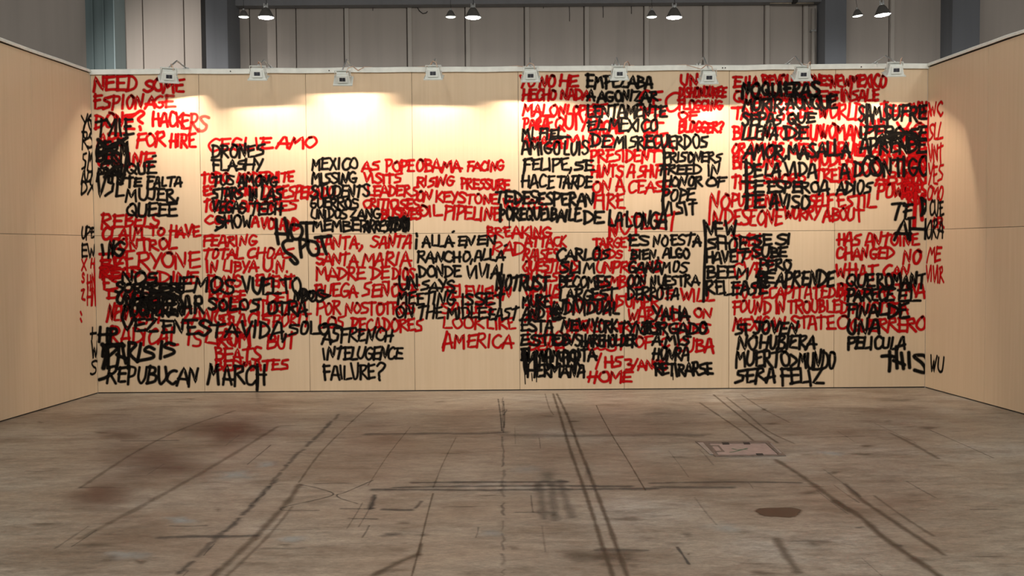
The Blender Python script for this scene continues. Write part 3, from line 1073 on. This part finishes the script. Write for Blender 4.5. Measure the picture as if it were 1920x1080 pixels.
A 1574 1592 304 334;D 1600 1618 302 332
CONTIGO 1616 1740 293 330
~ 1645,296 1632,306 1634,324 1648,328 1654,312 1642,296 1626,294 1616,310
ADIOS 1568 1635 337 364
@K B 8.8 | black sprayed words SAL SUFRE PERO SE
SAM 1609 1653 196 228;SUFRE 1654 1738 197 226
~ 1625,196 1626,240
~ 1662,196 1664,236
IPERO 1611 1696 234 260;SE 1702 1738 236 262
APRENDE 1610 1737 256 287
ARD 1640 1720 244 276
~ w10 1650,262 1690,250 1730,262
@K B 9 | black sprayed words TE and AH at the right corner
TE 1671 1712 379 410
A 1677 1702 410 450;H 1704 1735 406 448
~ 1728,372 1730,392 1728,404
~ 1728,372 1738,382 1732,400
@K B 8.6 | black sprayed words QUE ROMANT PARECE EL
QUE 1586 1639 512 538;ROMANT 1644 1735 511 540
PARECE 1587 1675 539 565;EL 1682 1722 541 566
@K B 9 | black sprayed words FIN DE UNA PELICULA
FINAL 1587 1662 568 594;DE 1664 1702 568 597
UNA 1587 1650 596 626
PELICULA 1588 1699 630 655
@K B 10 | black sprayed word THIS at the lower right corner
~ 1653.6,668 1666,667 1677,669
~ 1668,659 1668.5,678 1667.5,695.6
~ 1680.6,650 1681,670 1682,690
~ 1690,662 1692,676 1694,691
~ 1675.5,676 1686,680 1696,684
~ 1704,661 1704.5,676 1705.5,689
~ 1737,672 1730,666 1713.6,668 1728,680 1734.7,691 1732.6,698.5 1715,694
@K B 8.6 | black sprayed words NEW SHOE HAVE BEEN RELEASE
NEW 1319 1381 414 443
SHOE 1323 1404 443 469
HAVE 1322 1382 470 494;T 1380 1406 468 492
BEEM 1323 1403 498 523
RELEASE 1322 1438 524 553
~ w9 1320,414 1323,450 1321,500 1320,540 1319,565
@K B 9 | black sprayed words SE SI SUBE PERO SE APRENDE
SE 1411 1446 438 460;SI 1454 1484 436 459
SUBE 1410 1475 462 483
PERO 1423 1483 485 508
SE 1412 1450 508 532;APRENDE 1454 1564 506 538
RE 1420 1444 506 540
~ 1404,448 1420,444
@K B 9.2 | black sprayed words SI JOVEN NO HUBIERA MUERTO
SI 1378 1402 604 628;JOVEN 1410 1496 601 628
NO 1380 1421 628 656;HUBIERA 1424 1530 627 655
MUERTO 1378 1480 656 688;) 1481 1494 663 688;MUNDO 1496 1566 656 690 3
SERA 1378 1454 690 717;FELIZ 1462 1541 689 720
@K L 8.4 | black sprayed scribble on the side wall at the upper left
YO 151 178 212 244
RS 152 177 246 280
SM 152 177 282 318
NT 152 177 316 346
DX 151 178 338 364
O 153 174 222 262
U 156 176 300 344
@K L 8.2 | black sprayed letters UPE EWI on the left side wall
UPE 151 179 422 448
EWI 151 184 455 484
@K L 8.2 | black sprayed letters H and S low on the left side wall
H 169 186 610 636
W 170 184 636 672
S 169 182 672 702
@K R 8.4 | black sprayed letters CUE and ORA on the side wall
CUE 1742 1770 374 405
ORA 1736 1769 408 446
@K R 8.8 | black sprayed letters WU low on the right side wall
WU 1742 1770 665 698
"""
def write_all():
    blocks = []
    for ln in TEXT.strip().splitlines():
        ln = ln.strip()
        if not ln: continue
        if ln[0] == '@':
            hd, label = ln[1:].split('|')
            hd = hd.split()
            blocks.append([hd[0], hd[1], float(hd[2]), label.strip(), []])
        else:
            blocks[-1][4].append(ln)
    blocks.sort(key=lambda b: 0 if b[0] == 'R' else 1)
    for i, (colr, wl, wpx, label, rows) in enumerate(blocks):
        p0, n, par = PLANES[wl]
        S = Strokes(p0, n, 0.0004 + i * 1.2e-5)
        for row in rows:
            if row[0] == '~':
                t = row[1:].split()
                smooth = True
                w = wpx
                if t[0].startswith('w'): w = float(t[0][1:]); t = t[1:]
                if t[0] == '-': smooth = False; t = t[1:]
                S.px_stroke([tuple(map(float, a.split(','))) for a in t], w * 1.0, smooth)
                continue
            for wd in row.split(';'):
                t = wd.split()
                if not t: continue
                v = list(map(float, t[1:]))
                S.word(t[0], v[0], v[1], v[2], v[3], v[4] if len(v) > 4 else 0.0, wpx, 1.0, 1.0, v[5] if len(v) > 5 else None)
        S.build('spray_painted_phrase', MP['red_paint' if colr == 'R' else 'black_paint'], par, label)
write_all()

# ------------------------------------------------------------------ marks worn into the floor
FP = (Vector((0, 0, 0)), Vector((0, 0, 1)))
_fk = [0]
def floor_marks(name, material, label, fn):
    _fk[0] += 1
    S = Strokes(FP[0], FP[1], 0.0003 + _fk[0] * 3e-5)
    fn(S)
    return S.build(name, material, floor, label)
def fl(S, pts, w, dens=1.0, smooth=True):
    """floor line: w in metres, broken into uneven runs"""
    if smooth: pts = catmull(pts, 6)
    P = [S.to_plane(x, y) for x, y in pts]
    d = P[-1] - P[0]
    S.ribbon(P, w * (1.35 if abs(d.x) > 2 * abs(d.y) else 0.62), dens)
def dashes(S, pts, w, dens, seed, gap=0.12):
    r = random.Random(seed)
    q = catmull(pts, 14)
    P = [S.to_plane(x, y) for x, y in q]
    i = 0
    while i < len(P) - 2:
        k = r.randint(4, 11)
        S.ribbon([p + Vector((r.uniform(-.01, .01), 0, 0)) for p in P[i:i + k]], w * 0.5 * r.uniform(.7, 1.2), dens * r.uniform(.6, 1.0))
        i += k + (1 if r.random() < .5 else 0)

def m1(S):
    dashes(S, [(335, 1075), (400, 1015), (455, 965), (500, 915), (545, 865), (590, 822), (640, 772)], 0.085, .95, 3)
    dashes(S, [(470, 948), (495, 925), (520, 898)], 0.06, .7, 4)
floor_marks('tyre_mark', MP['tyre'], 'broken dark diagonal line on the floor at the left', m1)
def m2(S):
    fl(S, [(400, 1080), (470, 1015), (530, 952), (562, 908)], .09, .75)
    fl(S, [(425, 1080), (500, 1008), (548, 950)], .05, .5)
    fl(S, [(560, 905), (600, 850), (660, 790), (700, 755)], .035, .55)
    fl(S, [(150, 915), (250, 850), (340, 805), (440, 770)], .06, .5)
    fl(S, [(150, 1010), (300, 930), (420, 862), (520, 800)], .09, .5)
floor_marks('tyre_mark', MP['brown'], 'brown diagonal tracks across the left of the floor', m2)
def m3(S):
    fl(S, [(565, 909), (595, 915), (625, 927), (580, 940), (535, 950), (528, 956), (560, 957), (598, 957)], .028, .85)
    fl(S, [(700, 900), (650, 922), (632, 928), (640, 935), (670, 944)], .028, .8)
    fl(S, [(640, 954), (690, 954), (700, 953)], .03, .8)
    fl(S, [(590, 907), (620, 906), (660, 906)], .02, .5)
    fl(S, [(655, 972), (705, 973)], .03, .6)
floor_marks('scuff_mark', MP['tyre'], 'dark zigzag scuff on the floor left of centre', m3)
def m4(S):
    fl(S, [(300, 1008), (350, 1006), (420, 1006), (480, 1004)], .045, .85)
    fl(S, [(150, 914), (215, 914)], .02, .6)
floor_marks('scuff_mark', MP['tyre'], 'short dark horizontal line low on the left of the floor', m4)
def m5(S):
    fl(S, [(1037, 738), (1052, 785), (1068, 840), (1083, 882), (1098, 925), (1116, 980), (1131, 1028), (1149, 1080)], .055, .9)
    fl(S, [(1044, 738), (1066, 785), (1086, 840), (1103, 882), (1119, 925), (1140, 980), (1157, 1028), (1176, 1080)], .055, .9)
    fl(S, [(1022, 738), (1030, 765), (1038, 778)], .03, .5)
    fl(S, [(1085, 1041), (1125, 1041), (1166, 1040)], .17, .85)
floor_marks('tyre_mark', MP['brown'], 'pair of parallel brown tyre lines running to the wall', m5)
def m6(S):
    fl(S, [(775, 905), (860, 904), (960, 904), (1060, 903)], .045, .9)
    fl(S, [(740, 914), (860, 912), (980, 911), (1060, 911), (1180, 912)], .05, .8)
    fl(S, [(700, 918), (800, 918), (900, 919), (990, 918), (1120, 917), (1230, 916)], .05, .85)
    fl(S, [(1220, 906), (1330, 904), (1430, 904), (1500, 905)], .035, .7)
    fl(S, [(1230, 913), (1300, 914), (1370, 914)], .06, .7)
    fl(S, [(690, 814), (790, 813), (880, 813), (945, 811)], .09, .6)
    fl(S, [(945, 815), (1080, 817), (1240, 815), (1300, 816)], .12, .45)
floor_marks('tyre_mark', MP['tyre'], 'dark parallel tyre lines running across the middle of the floor', m6)
def m7(S):
    dashes(S, [(943, 745), (943, 840), (943, 920), (943, 1000), (943, 1080)], .05, .55, 9)
    fl(S, [(934, 748), (938, 775), (941, 808)], .03, .9)
    fl(S, [(944, 752), (946, 780), (945, 802)], .025, .8)
    fl(S, [(940, 772), (950, 768), (944, 778)], .03, .8)
    fl(S, [(888, 770), (925, 768)], .02, .4)
floor_marks('joint_line', MP['tyre'], 'faint dark joint line running from the wall to the viewer', m7)
def m8(S):
    S.blob(1028, 893, 34, 34, .5, 5)
    fl(S, [(1010, 905), (1014, 935), (1020, 972)], .12, .5)
    fl(S, [(1034, 905), (1037, 940), (1041, 975)], .12, .5)
    fl(S, [(1050, 900), (1060, 935), (1072, 970)], .12, .5)
    S.blob(1102, 885, 12, 20, .5, 6)
floor_marks('stain', MP['tyre'], 'dark forked smudge near the middle of the floor', m8)
def m9(S):
    fl(S, [(702, 928), (698, 942), (694, 955)], .07, .9)
    fl(S, [(720, 955), (745, 956), (770, 956)], .045, .85)
    fl(S, [(790, 940), (782, 950), (778, 953)], .05, .7)
    S.blob(735, 1003, 42, 9, .8, 7)
    S.blob(795, 1003, 30, 6, .6, 8)
floor_marks('scuff_mark', MP['tyre'], 'short dark dashes and a grey blot below the long tyre lines', m9)
def m10(S):
    fl(S, [(690, 1085), (740, 1058), (783, 1040)], .10, .85)
    fl(S, [(812, 925), (800, 970), (788, 1020), (772, 1080)], .025, .75)
    fl(S, [(784, 1040), (790, 1020)], .05, .7)
    fl(S, [(855, 820), (830, 870), (812, 915)], .02, .5)
    fl(S, [(690, 910), (730, 850), (770, 800)], .02, .5)
floor_marks('tyre_mark', MP['brown'], 'brown smear and thin lines at the bottom centre of the floor', m10)
def m11(S):
    fl(S, [(1118, 760), (1128, 781), (1150, 820), (1177, 863), (1210, 919)], .022, .9)
    fl(S, [(1312, 755), (1352, 782), (1390, 808), (1412, 826)], .05, .7)
    fl(S, [(1338, 740), (1370, 766), (1410, 797), (1458, 830)], .05, .75)
    fl(S, [(1362, 745), (1400, 775), (1440, 808), (1490, 832)], .045, .6)
    fl(S, [(1390, 740), (1430, 766), (1480, 792)], .04, .5)
floor_marks('tyre_mark', MP['brown'], 'diagonal tyre lines between the floor hatch and the wall', m11)
def m12(S):
    fl(S, [(1455, 862), (1508, 896), (1560, 934), (1590, 956)], .09, .8)
    fl(S, [(1565, 939), (1612, 968), (1658, 1008), (1743, 1067), (1770, 1088)], .085, 1.0)
    fl(S, [(1585, 908), (1618, 938), (1667, 972), (1737, 1018), (1770, 1040)], .08, .85)
    fl(S, [(1640, 930), (1690, 966), (1750, 1005)], .05, .55)
    fl(S, [(1670, 812), (1710, 832), (1760, 860)], .08, .6)
    fl(S, [(1455, 1010), (1470, 1035), (1495, 1072)], .10, .7)
floor_marks('tyre_mark', MP['brown'], 'long brown tracks running to the lower right of the floor', m12)
floor_marks('oil_stain', MP['oil'], 'dark oval oil stain on the floor at the right', lambda S: S.blob(1462, 960, 58, 14, 1.0, 21, .12))
def m13(S):
    S.blob(1525, 1020, 36, 10, .7, 31)
    S.blob(1120, 1045, 40, 12, .5, 33)
    S.blob(1625, 836, 30, 5, .7, 34)
    S.blob(1432, 768, 14, 5, .8, 35)
    S.blob(1450, 794, 30, 5, .7, 36)
    S.blob(1075, 790, 24, 3, .8, 37)
    S.blob(1680, 750, 80, 6, .6, 38)
    S.blob(1740, 802, 40, 8, .7, 39)
    S.blob(1350, 905, 190, 18, .4, 40)
    S.blob(1240, 775, 60, 8, .3, 41)
floor_marks('stain', MP['brown'], 'small brown stains scattered on the right of the floor', m13)
def m14(S):
    fl(S, [(1270, 1026), (1280, 1040), (1292, 1058)], .03, 1.0, False)
    S.blob(1291, 1039, 9, 3, 1.0, 42)
    S.blob(1688, 1023, 14, 4, .6, 43)
    S.blob(1612, 989, 16, 4, .6, 44)
floor_marks('scuff_mark', MP['tyre'], 'small dark cross mark near the bottom right of the floor', m14)
def m15(S):
    S.blob(430, 808, 125, 46, .75, 51)
    S.blob(300, 870, 180, 55, .55, 52)
    S.blob(190, 930, 120, 50, .6, 53)
    S.blob(220, 815, 80, 14, .4, 54)
floor_marks('stain', MP['rust'], 'reddish brown stains on the left of the floor', m15)
def m16(S):
    S.blob(440, 890, 70, 16, 1.0, 61)
    S.blob(340, 975, 60, 12, .9, 62)
    S.blob(500, 870, 40, 14, .8, 63)
    S.blob(545, 1010, 60, 12, .8, 64)
    S.blob(240, 1040, 90, 20, .8, 65)
    S.blob(1560, 850, 50, 12, .7, 66)
    S.blob(1360, 990, 70, 22, .6, 67)
    S.blob(920, 1000, 60, 12, .6, 68)
    S.blob(990, 880, 90, 14, .4, 69)
floor_marks('scuff_mark', MP['pale'], 'pale grey worn patches on the floor', m16)
def m17(S):
    r = random.Random(77)
    for k in range(60):
        x = r.uniform(40, 1880); y = r.uniform(745, 1075)
        q = (y - 700) / 300
        S.blob(x, y, r.uniform(10, 60) * (.5 + q), r.uniform(1.5, 6) * (.5 + q), r.uniform(.25, .7), 100 + k, .3)
floor_marks('stain', MP['brown'], 'scattered faint brown blotches over the whole floor', m17)
def m18(S):
    r = random.Random(79)
    for k in range(46):
        x = r.uniform(40, 1880); y = r.uniform(760, 1075)
        a = (x - 955) / (y - 464) if r.random() < .55 else None
        L = r.uniform(20, 110)
        if a is None: pts = [(x, y), (x + L * .5, y + r.uniform(-1, 1)), (x + L, y + r.uniform(-2, 2))]
        else: pts = [(x, y), (x + a * L * .25, y + L * .25), (x + a * L * .5 + r.uniform(-3, 3), y + L * .5)]
        fl(S, pts, r.uniform(.012, .03), r.uniform(.25, .6))
floor_marks('scuff_mark', MP['tyre'], 'thin faint scratches and tyre traces over the floor', m18)

# ------------------------------------------------------------------ floor hatch
c0 = floor_pt(1392, 842)
hatch = tagk(empty('floor_hatch', (c0.x, c0.y, 0)), 'pinkish metal access hatch set flush in the floor with a green pen mark', 'floor hatch')
def hq(px, py, z): 
    p = floor_pt(px, py, 0)
    return Vector((p.x - c0.x, p.y - c0.y, z))
def quad_ring(bm, outer, inner, z0, z1):
    o = [hq(x, y, z1) for x, y in outer]; i_ = [hq(x, y, z1) for x, y in inner]
    ob = [Vector((p.x, p.y, z0)) for p in o]; ib = [Vector((p.x, p.y, z0)) for p in i_]
    V = [[bm.verts.new(p) for p in L] for L in (o, i_, ob, ib)]
    for k in range(4):
        j = (k + 1) % 4
        bm.faces.new((V[0][k], V[0][j], V[1][j], V[1][k]))
        bm.faces.new((V[0][k], V[2][k], V[2][j], V[0][j]))
        bm.faces.new((V[1][k], V[1][j], V[3][j], V[3][k]))
        bm.faces.new((V[2][k], V[3][k], V[3][j], V[2][j]))
OUT = [(1303, 828.5), (1440, 827.5), (1474, 855.5), (1342, 857)]
INN = [(1328, 832.5), (1436, 832.0), (1460, 853.5), (1345, 854.5)]
bm = bmesh.new(); quad_ring(bm, OUT, INN, 0.0005, 0.006); link('frame', bm, MP['hatch_frame'], hatch)
def plate(bm, pts, z0, z1):
    a = [bm.verts.new(hq(x, y, z1)) for x, y in pts]; b_ = [bm.verts.new(hq(x, y, z0)) for x, y in pts]
    bm.faces.new(a); bm.faces.new(b_[::-1])
    for k in range(4):
        j = (k + 1) % 4
        bm.faces.new((a[k], b_[k], b_[j], a[j]))
bm = bmesh.new(); plate(bm, [(1330.5, 833.1), (1435, 832.6), (1457.5, 852.9), (1347, 853.8)], 0.0008, 0.0055)
cover = link('cover_plate', bm, MP['hatch'], hatch)
for (a, b_, c, d) in ((1353, 1366, 830.8, 834.8), (1393, 1405, 830.6, 834.6), (1417, 1430, 851.6, 855.0)):
    bm = bmesh.new(); plate(bm, [(a, c), (b_, c), (b_ + 2, d), (a + 2, d)], 0.0010, 0.0075)
    tagk(link('lifting_slot', bm, MP['dark'], hatch), 'black lifting slot')
bm = bmesh.new(); quad_ring(bm, [(1329.5, 836), (1348, 836), (1359, 848.5), (1341, 849)], [(1335, 838), (1346, 838), (1353, 846.5), (1343, 847)], 0.001, 0.0068)
link('key_cover', bm, MP['hatch_frame'], hatch)
S = Strokes(Vector((0, 0, 0)), Vector((0, 0, 1)), 0.0062)
for pts in ([(1369, 848), (1378, 846.5), (1388, 844), (1401, 840.5)], [(1373, 841), (1383, 843.5), (1393, 842.5), (1400, 843)]):
    P = [S.to_plane(x, y) for x, y in catmull(pts, 5)]
    S.ribbon(P, 0.014, .9)
bpy.context.view_layer.update()
o = S.build('pen_mark', MP['green'], None, 'green pen scribble')
o.parent = hatch; o.matrix_parent_inverse = hatch.matrix_world.inverted()
for sgn in (0, 1):
    bm = bmesh.new()
    pts = [(1308, 831, 1318, 831, 1338, 853, 1331, 853), (1443, 832, 1447, 832, 1466, 851, 1462, 851)][sgn]
    plate(bm, [(pts[0], pts[1]), (pts[2], pts[3]), (pts[4], pts[5]), (pts[6], pts[7])], 0.004, 0.0072)
    link('edge_angle', bm, MP['steel'], hatch)

# ------------------------------------------------------------------ floodlights on the top of the partition
def frustum(bm, bx, by, tx, ty, z0, z1):
    b_ = [bm.verts.new((sx * bx, sy * by, z0)) for sx, sy in ((-1, -1), (1, -1), (1, 1), (-1, 1))]
    t = [bm.verts.new((sx * tx, sy * ty, z1)) for sx, sy in ((-1, -1), (1, -1), (1, 1), (-1, 1))]
    return b_, t
FD = 0.58       # how far a lamp stands out from the wall
def floodlight(px, py, tilt, yaw, label, src=None):
    """local frame: opening faces down (-z), camera side is -y"""
    P = atY(px, py, -FD)
    root = tagk(empty('floodlight', P), label, 'floodlight', 'floodlights along the top of the partition')
    k_ = 0.93
    root.scale = (k_, k_, k_)
    fd = FD / k_
    head = Matrix.Rotation(math.radians(yaw), 4, 'Z') @ Matrix.Rotation(math.radians(tilt), 4, 'X')
    def part(name, bm, m, smooth=False, parent=None, mtx=head):
        o = link(name, bm, m, parent or root, smooth)
        if parent is None: o.matrix_local = mtx
        return o
    # housing: open tapered shell
    bm = bmesh.new()
    ob, ot = frustum(bm, .098, .085, .070, .050, -.062, .060)
    ib, it = frustum(bm, .092, .079, .064, .044, -.062, .052)
    for k in range(4):
        j = (k + 1) % 4
        bm.faces.new((ob[k], ob[j], ot[j], ot[k]))
        bm.faces.new((ib[k], it[k], it[j], ib[j]))
        bm.faces.new((ob[k], ib[k], ib[j], ob[j]))
    bm.faces.new(ot); bm.faces.new(it[::-1])
    hs = part('housing', bm, MP['white'])
    hs.data.materials.append(MP['reflector'])
    # the inside of the shell is the reflector
    for p in hs.data.polygons:
        if all(abs(hs.data.vertices[v].co.x) < .0925 and abs(hs.data.vertices[v].co.y) < .0795 and (abs(hs.data.vertices[v].co.z - .052) < .001 or abs(hs.data.vertices[v].co.z + .062) < .001) for v in p.vertices) and p.center.z < .053 and not all(abs(hs.data.vertices[v].co.z - .06) < .001 for v in p.vertices):
            p.material_index = 1
    # flanged front rim
    bm = bmesh.new()
    pr = [(.094, .081), (.114, .100)]
    V = []
    for (hx, hy), z in (((.094, .081), -.060), ((.114, .100), -.060), ((.114, .100), -.074), ((.092, .079), -.074)):
        V.append([bm.verts.new((sx * hx, sy * hy, z)) for sx, sy in ((-1, -1), (1, -1), (1, 1), (-1, 1))])
    for q in range(4):
        A, B = V[q], V[(q + 1) % 4]
        for k in range(4):
            bm.faces.new((A[k], A[(k + 1) % 4], B[(k + 1) % 4], B[k]))
    part('front_frame', bm, MP['white'])
    # halogen tube and its holders
    bm = bmesh.new(); cyl(bm, (-.045, 0, .026), (.045, 0, .026), .0055, seg=12)
    part('lamp_tube', bm, MP['flood'])
    for s in (-1, 1):
        bm = bmesh.new(); box(bm, s * .053 - .006, s * .053 + .006, -.010, .010, .012, .050, .002)
        part('tube_holder', bm, MP['steel'])
    # terminal box with a dark label on the side facing the hall
    slope = math.atan2(.035, .122)
    mt = head @ Matrix.Translation((0, -.0685, -.001)) @ Matrix.Rotation(-slope, 4, 'X')
    bm = bmesh.new(); box(bm, -.060, .060, -.012, .002, -.045, .045, .004)
    tb = part('terminal_box', bm, MP['white'], mtx=mt)
    for s in (-1, 1):
        bm = bmesh.new(); box(bm, s * .0175 - .0165, s * .0175 + .0165, -.0165, -.011, -.021, .021, .002)
        tagk(link('label', bm, MP['label'], tb), 'dark label')
    # yoke: two cheeks and a cross strap, then the arm back to the wall cap
    bm = bmesh.new()
    uo = [(-.095, -.012), (-.095, .081), (.095, .081), (.095, -.012), (.089, -.012), (.089, .075), (-.089, .075), (-.089, -.012)]
    fa = [bm.verts.new((x, -.011, z)) for x, z in uo]; fb = [bm.verts.new((x, .011, z)) for x, z in uo]
    for q in range(8): bm.faces.new((fa[q], fa[(q + 1) % 8], fb[(q + 1) % 8], fb[q]))
    for L in (fa, fb):
        bm.faces.new((L[0], L[1], L[6], L[7])); bm.faces.new((L[1], L[2], L[5], L[6])); bm.faces.new((L[2], L[3], L[4], L[5]))
    part('yoke', bm, MP['white'])
    for s in (-1, 1):
        bm = bmesh.new(); cyl(bm, (s * .080, 0, 0), (s * .102, 0, 0), .009, seg=10)
        part('pivot_bolt', bm, MP['steel'])
    top = head @ Vector((0, 0, .078))
    wz = (HT + 0.02 - P.z) / k_
    bm = bmesh.new(); tube(bm, [top + Vector((0, 0, .004)), Vector((top.x * .5, fd * .45, wz + .03)), Vector((0, fd + .02, wz + .012))], .010, 8)
    part('arm', bm, MP['steel'], True, mtx=Matrix.Identity(4))
    bm = bmesh.new(); box(bm, -.03, .03, fd - .012, fd + .092, wz - .002, wz + .014, .002)
    part('clamp', bm, MP['steel'], mtx=Matrix.Identity(4))
    r = random.Random(int(px))
    a = head @ Vector((.05, -.03, .062))
    s = r.choice((-1, 1))
    bm = bmesh.new(); tube(bm, [Vector(q) for q in [a, a + Vector((.015 * s, .02, .06)), a + Vector((.06 * s, .10, .095)), a + Vector((.10 * s, .24, .07)), Vector((.16 * s, fd + .03, wz + .010)), Vector((.26 * s, fd + .045, wz + .006))]], .0055, 6)
    part('cable', bm, MP['cable'], True, mtx=Matrix.Identity(4))
    return root
floodlight(316, 139, 32, 24, 'floodlight turned sideways above the words NEED SOME, first from the left')
floodlight(484, 136, 23, 4, 'second floodlight from the left, above the wall right of HACKERS')
floodlight(643, 143, 40, 3, 'low-hanging floodlight above the brightest patch of bare wood, third from the left')
floodlight(813, 135, 23, -2, 'fourth floodlight from the left, above bare plywood')
floodlight(995, 138, 29, -2, 'floodlight above the red words YO NO HE')
floodlight(1161, 136, 22, -1, 'floodlight above the black word EMPEZABA')
floodlight(1328, 142, 27, -2, 'floodlight beside the red letters UN')
floodlight(1504, 136, 28, -2, 'floodlight above the black words NO QUIERAS')
floodlight(1677, 129, 23, -3, 'floodlight nearest the right corner of the stand')

# ------------------------------------------------------------------ bay lamps of the hall
def bay_lamp(px, py, dia_px, big, label, tilt=0.0):
    Y = 14.0
    P = atY(px, py, Y)
    d = (P - CAM).dot(FWD)
    R = dia_px * 0.5 * d / F
    root = tagk(empty('bay_lamp', P, (0, math.radians(tilt), 0)), label, 'hanging lamp', 'large lit bay lamps' if big else 'small bay lamps')
    bm = bmesh.new()
    lathe(bm, [(R * .98, -R * .02), (R * 1.0, 0), (R * .95, R * .12), (R * .68, R * .66), (R * .48, R * 1.02), (R * .28, R * 1.22), (R * .22, R * 1.22), (R * .42, R * .98), (R * .62, R * .62), (R * .90, R * .06)], close=True)
    link('lamp_shade', bm, MP['shade'], root, True)
    bm = bmesh.new()
    lathe(bm, [(.0001, -R * .17), (R * .45, -R * .14), (R * .8, -R * .06), (R * .93, R * .03), (R * .80, R * .10), (.0001, R * .12)])
    link('lens', bm, MP['bay_big' if big else 'bay_small'], root, True)
    bm = bmesh.new()
    cyl(bm, (0, 0, R * 1.18), (0, 0, R * 1.55), R * .22, R * .20, 14)
    link('socket', bm, MP['steel'], root)
    if big:
        for s in (-1, 1):
            bm = bmesh.new(); cyl(bm, (s * R * .22, -R * .1, R * 1.1), (s * R * .22, -R * .1, R * 1.75), R * .10, R * .08, 10)
            link('capacitor', bm, MP['steel'], root)
    bm = bmesh.new(); tube(bm, [(0, 0, R * 1.5), (R * .08, 0, R * 2.0), (0, 0, R * 2.3), (0, 0, 11.18 - P.z)], R * .035, 6)
    link('hanging_rod', bm, MP['black_iron'], root)
    return root
names = ('first', 'second', 'third', 'fourth')
for i, (xb_, xs_, tb_) in enumerate(((499, 457, 0), (887, 845, 0), (1264, 1222, 0), (1655, 1608, -6))):
    pos = ('left end of the row', 'middle of the left half', 'middle of the right half', 'right end of the row')[i]
    bay_lamp(xb_, 33 if i != 3 else 28, 30, True, 'large bright bay lamp hanging at the ' + pos, tb_)
    bay_lamp(xs_, 32 if i != 3 else 30, 20, False, 'small dim bay lamp hanging beside the lit one at the ' + pos, tb_)
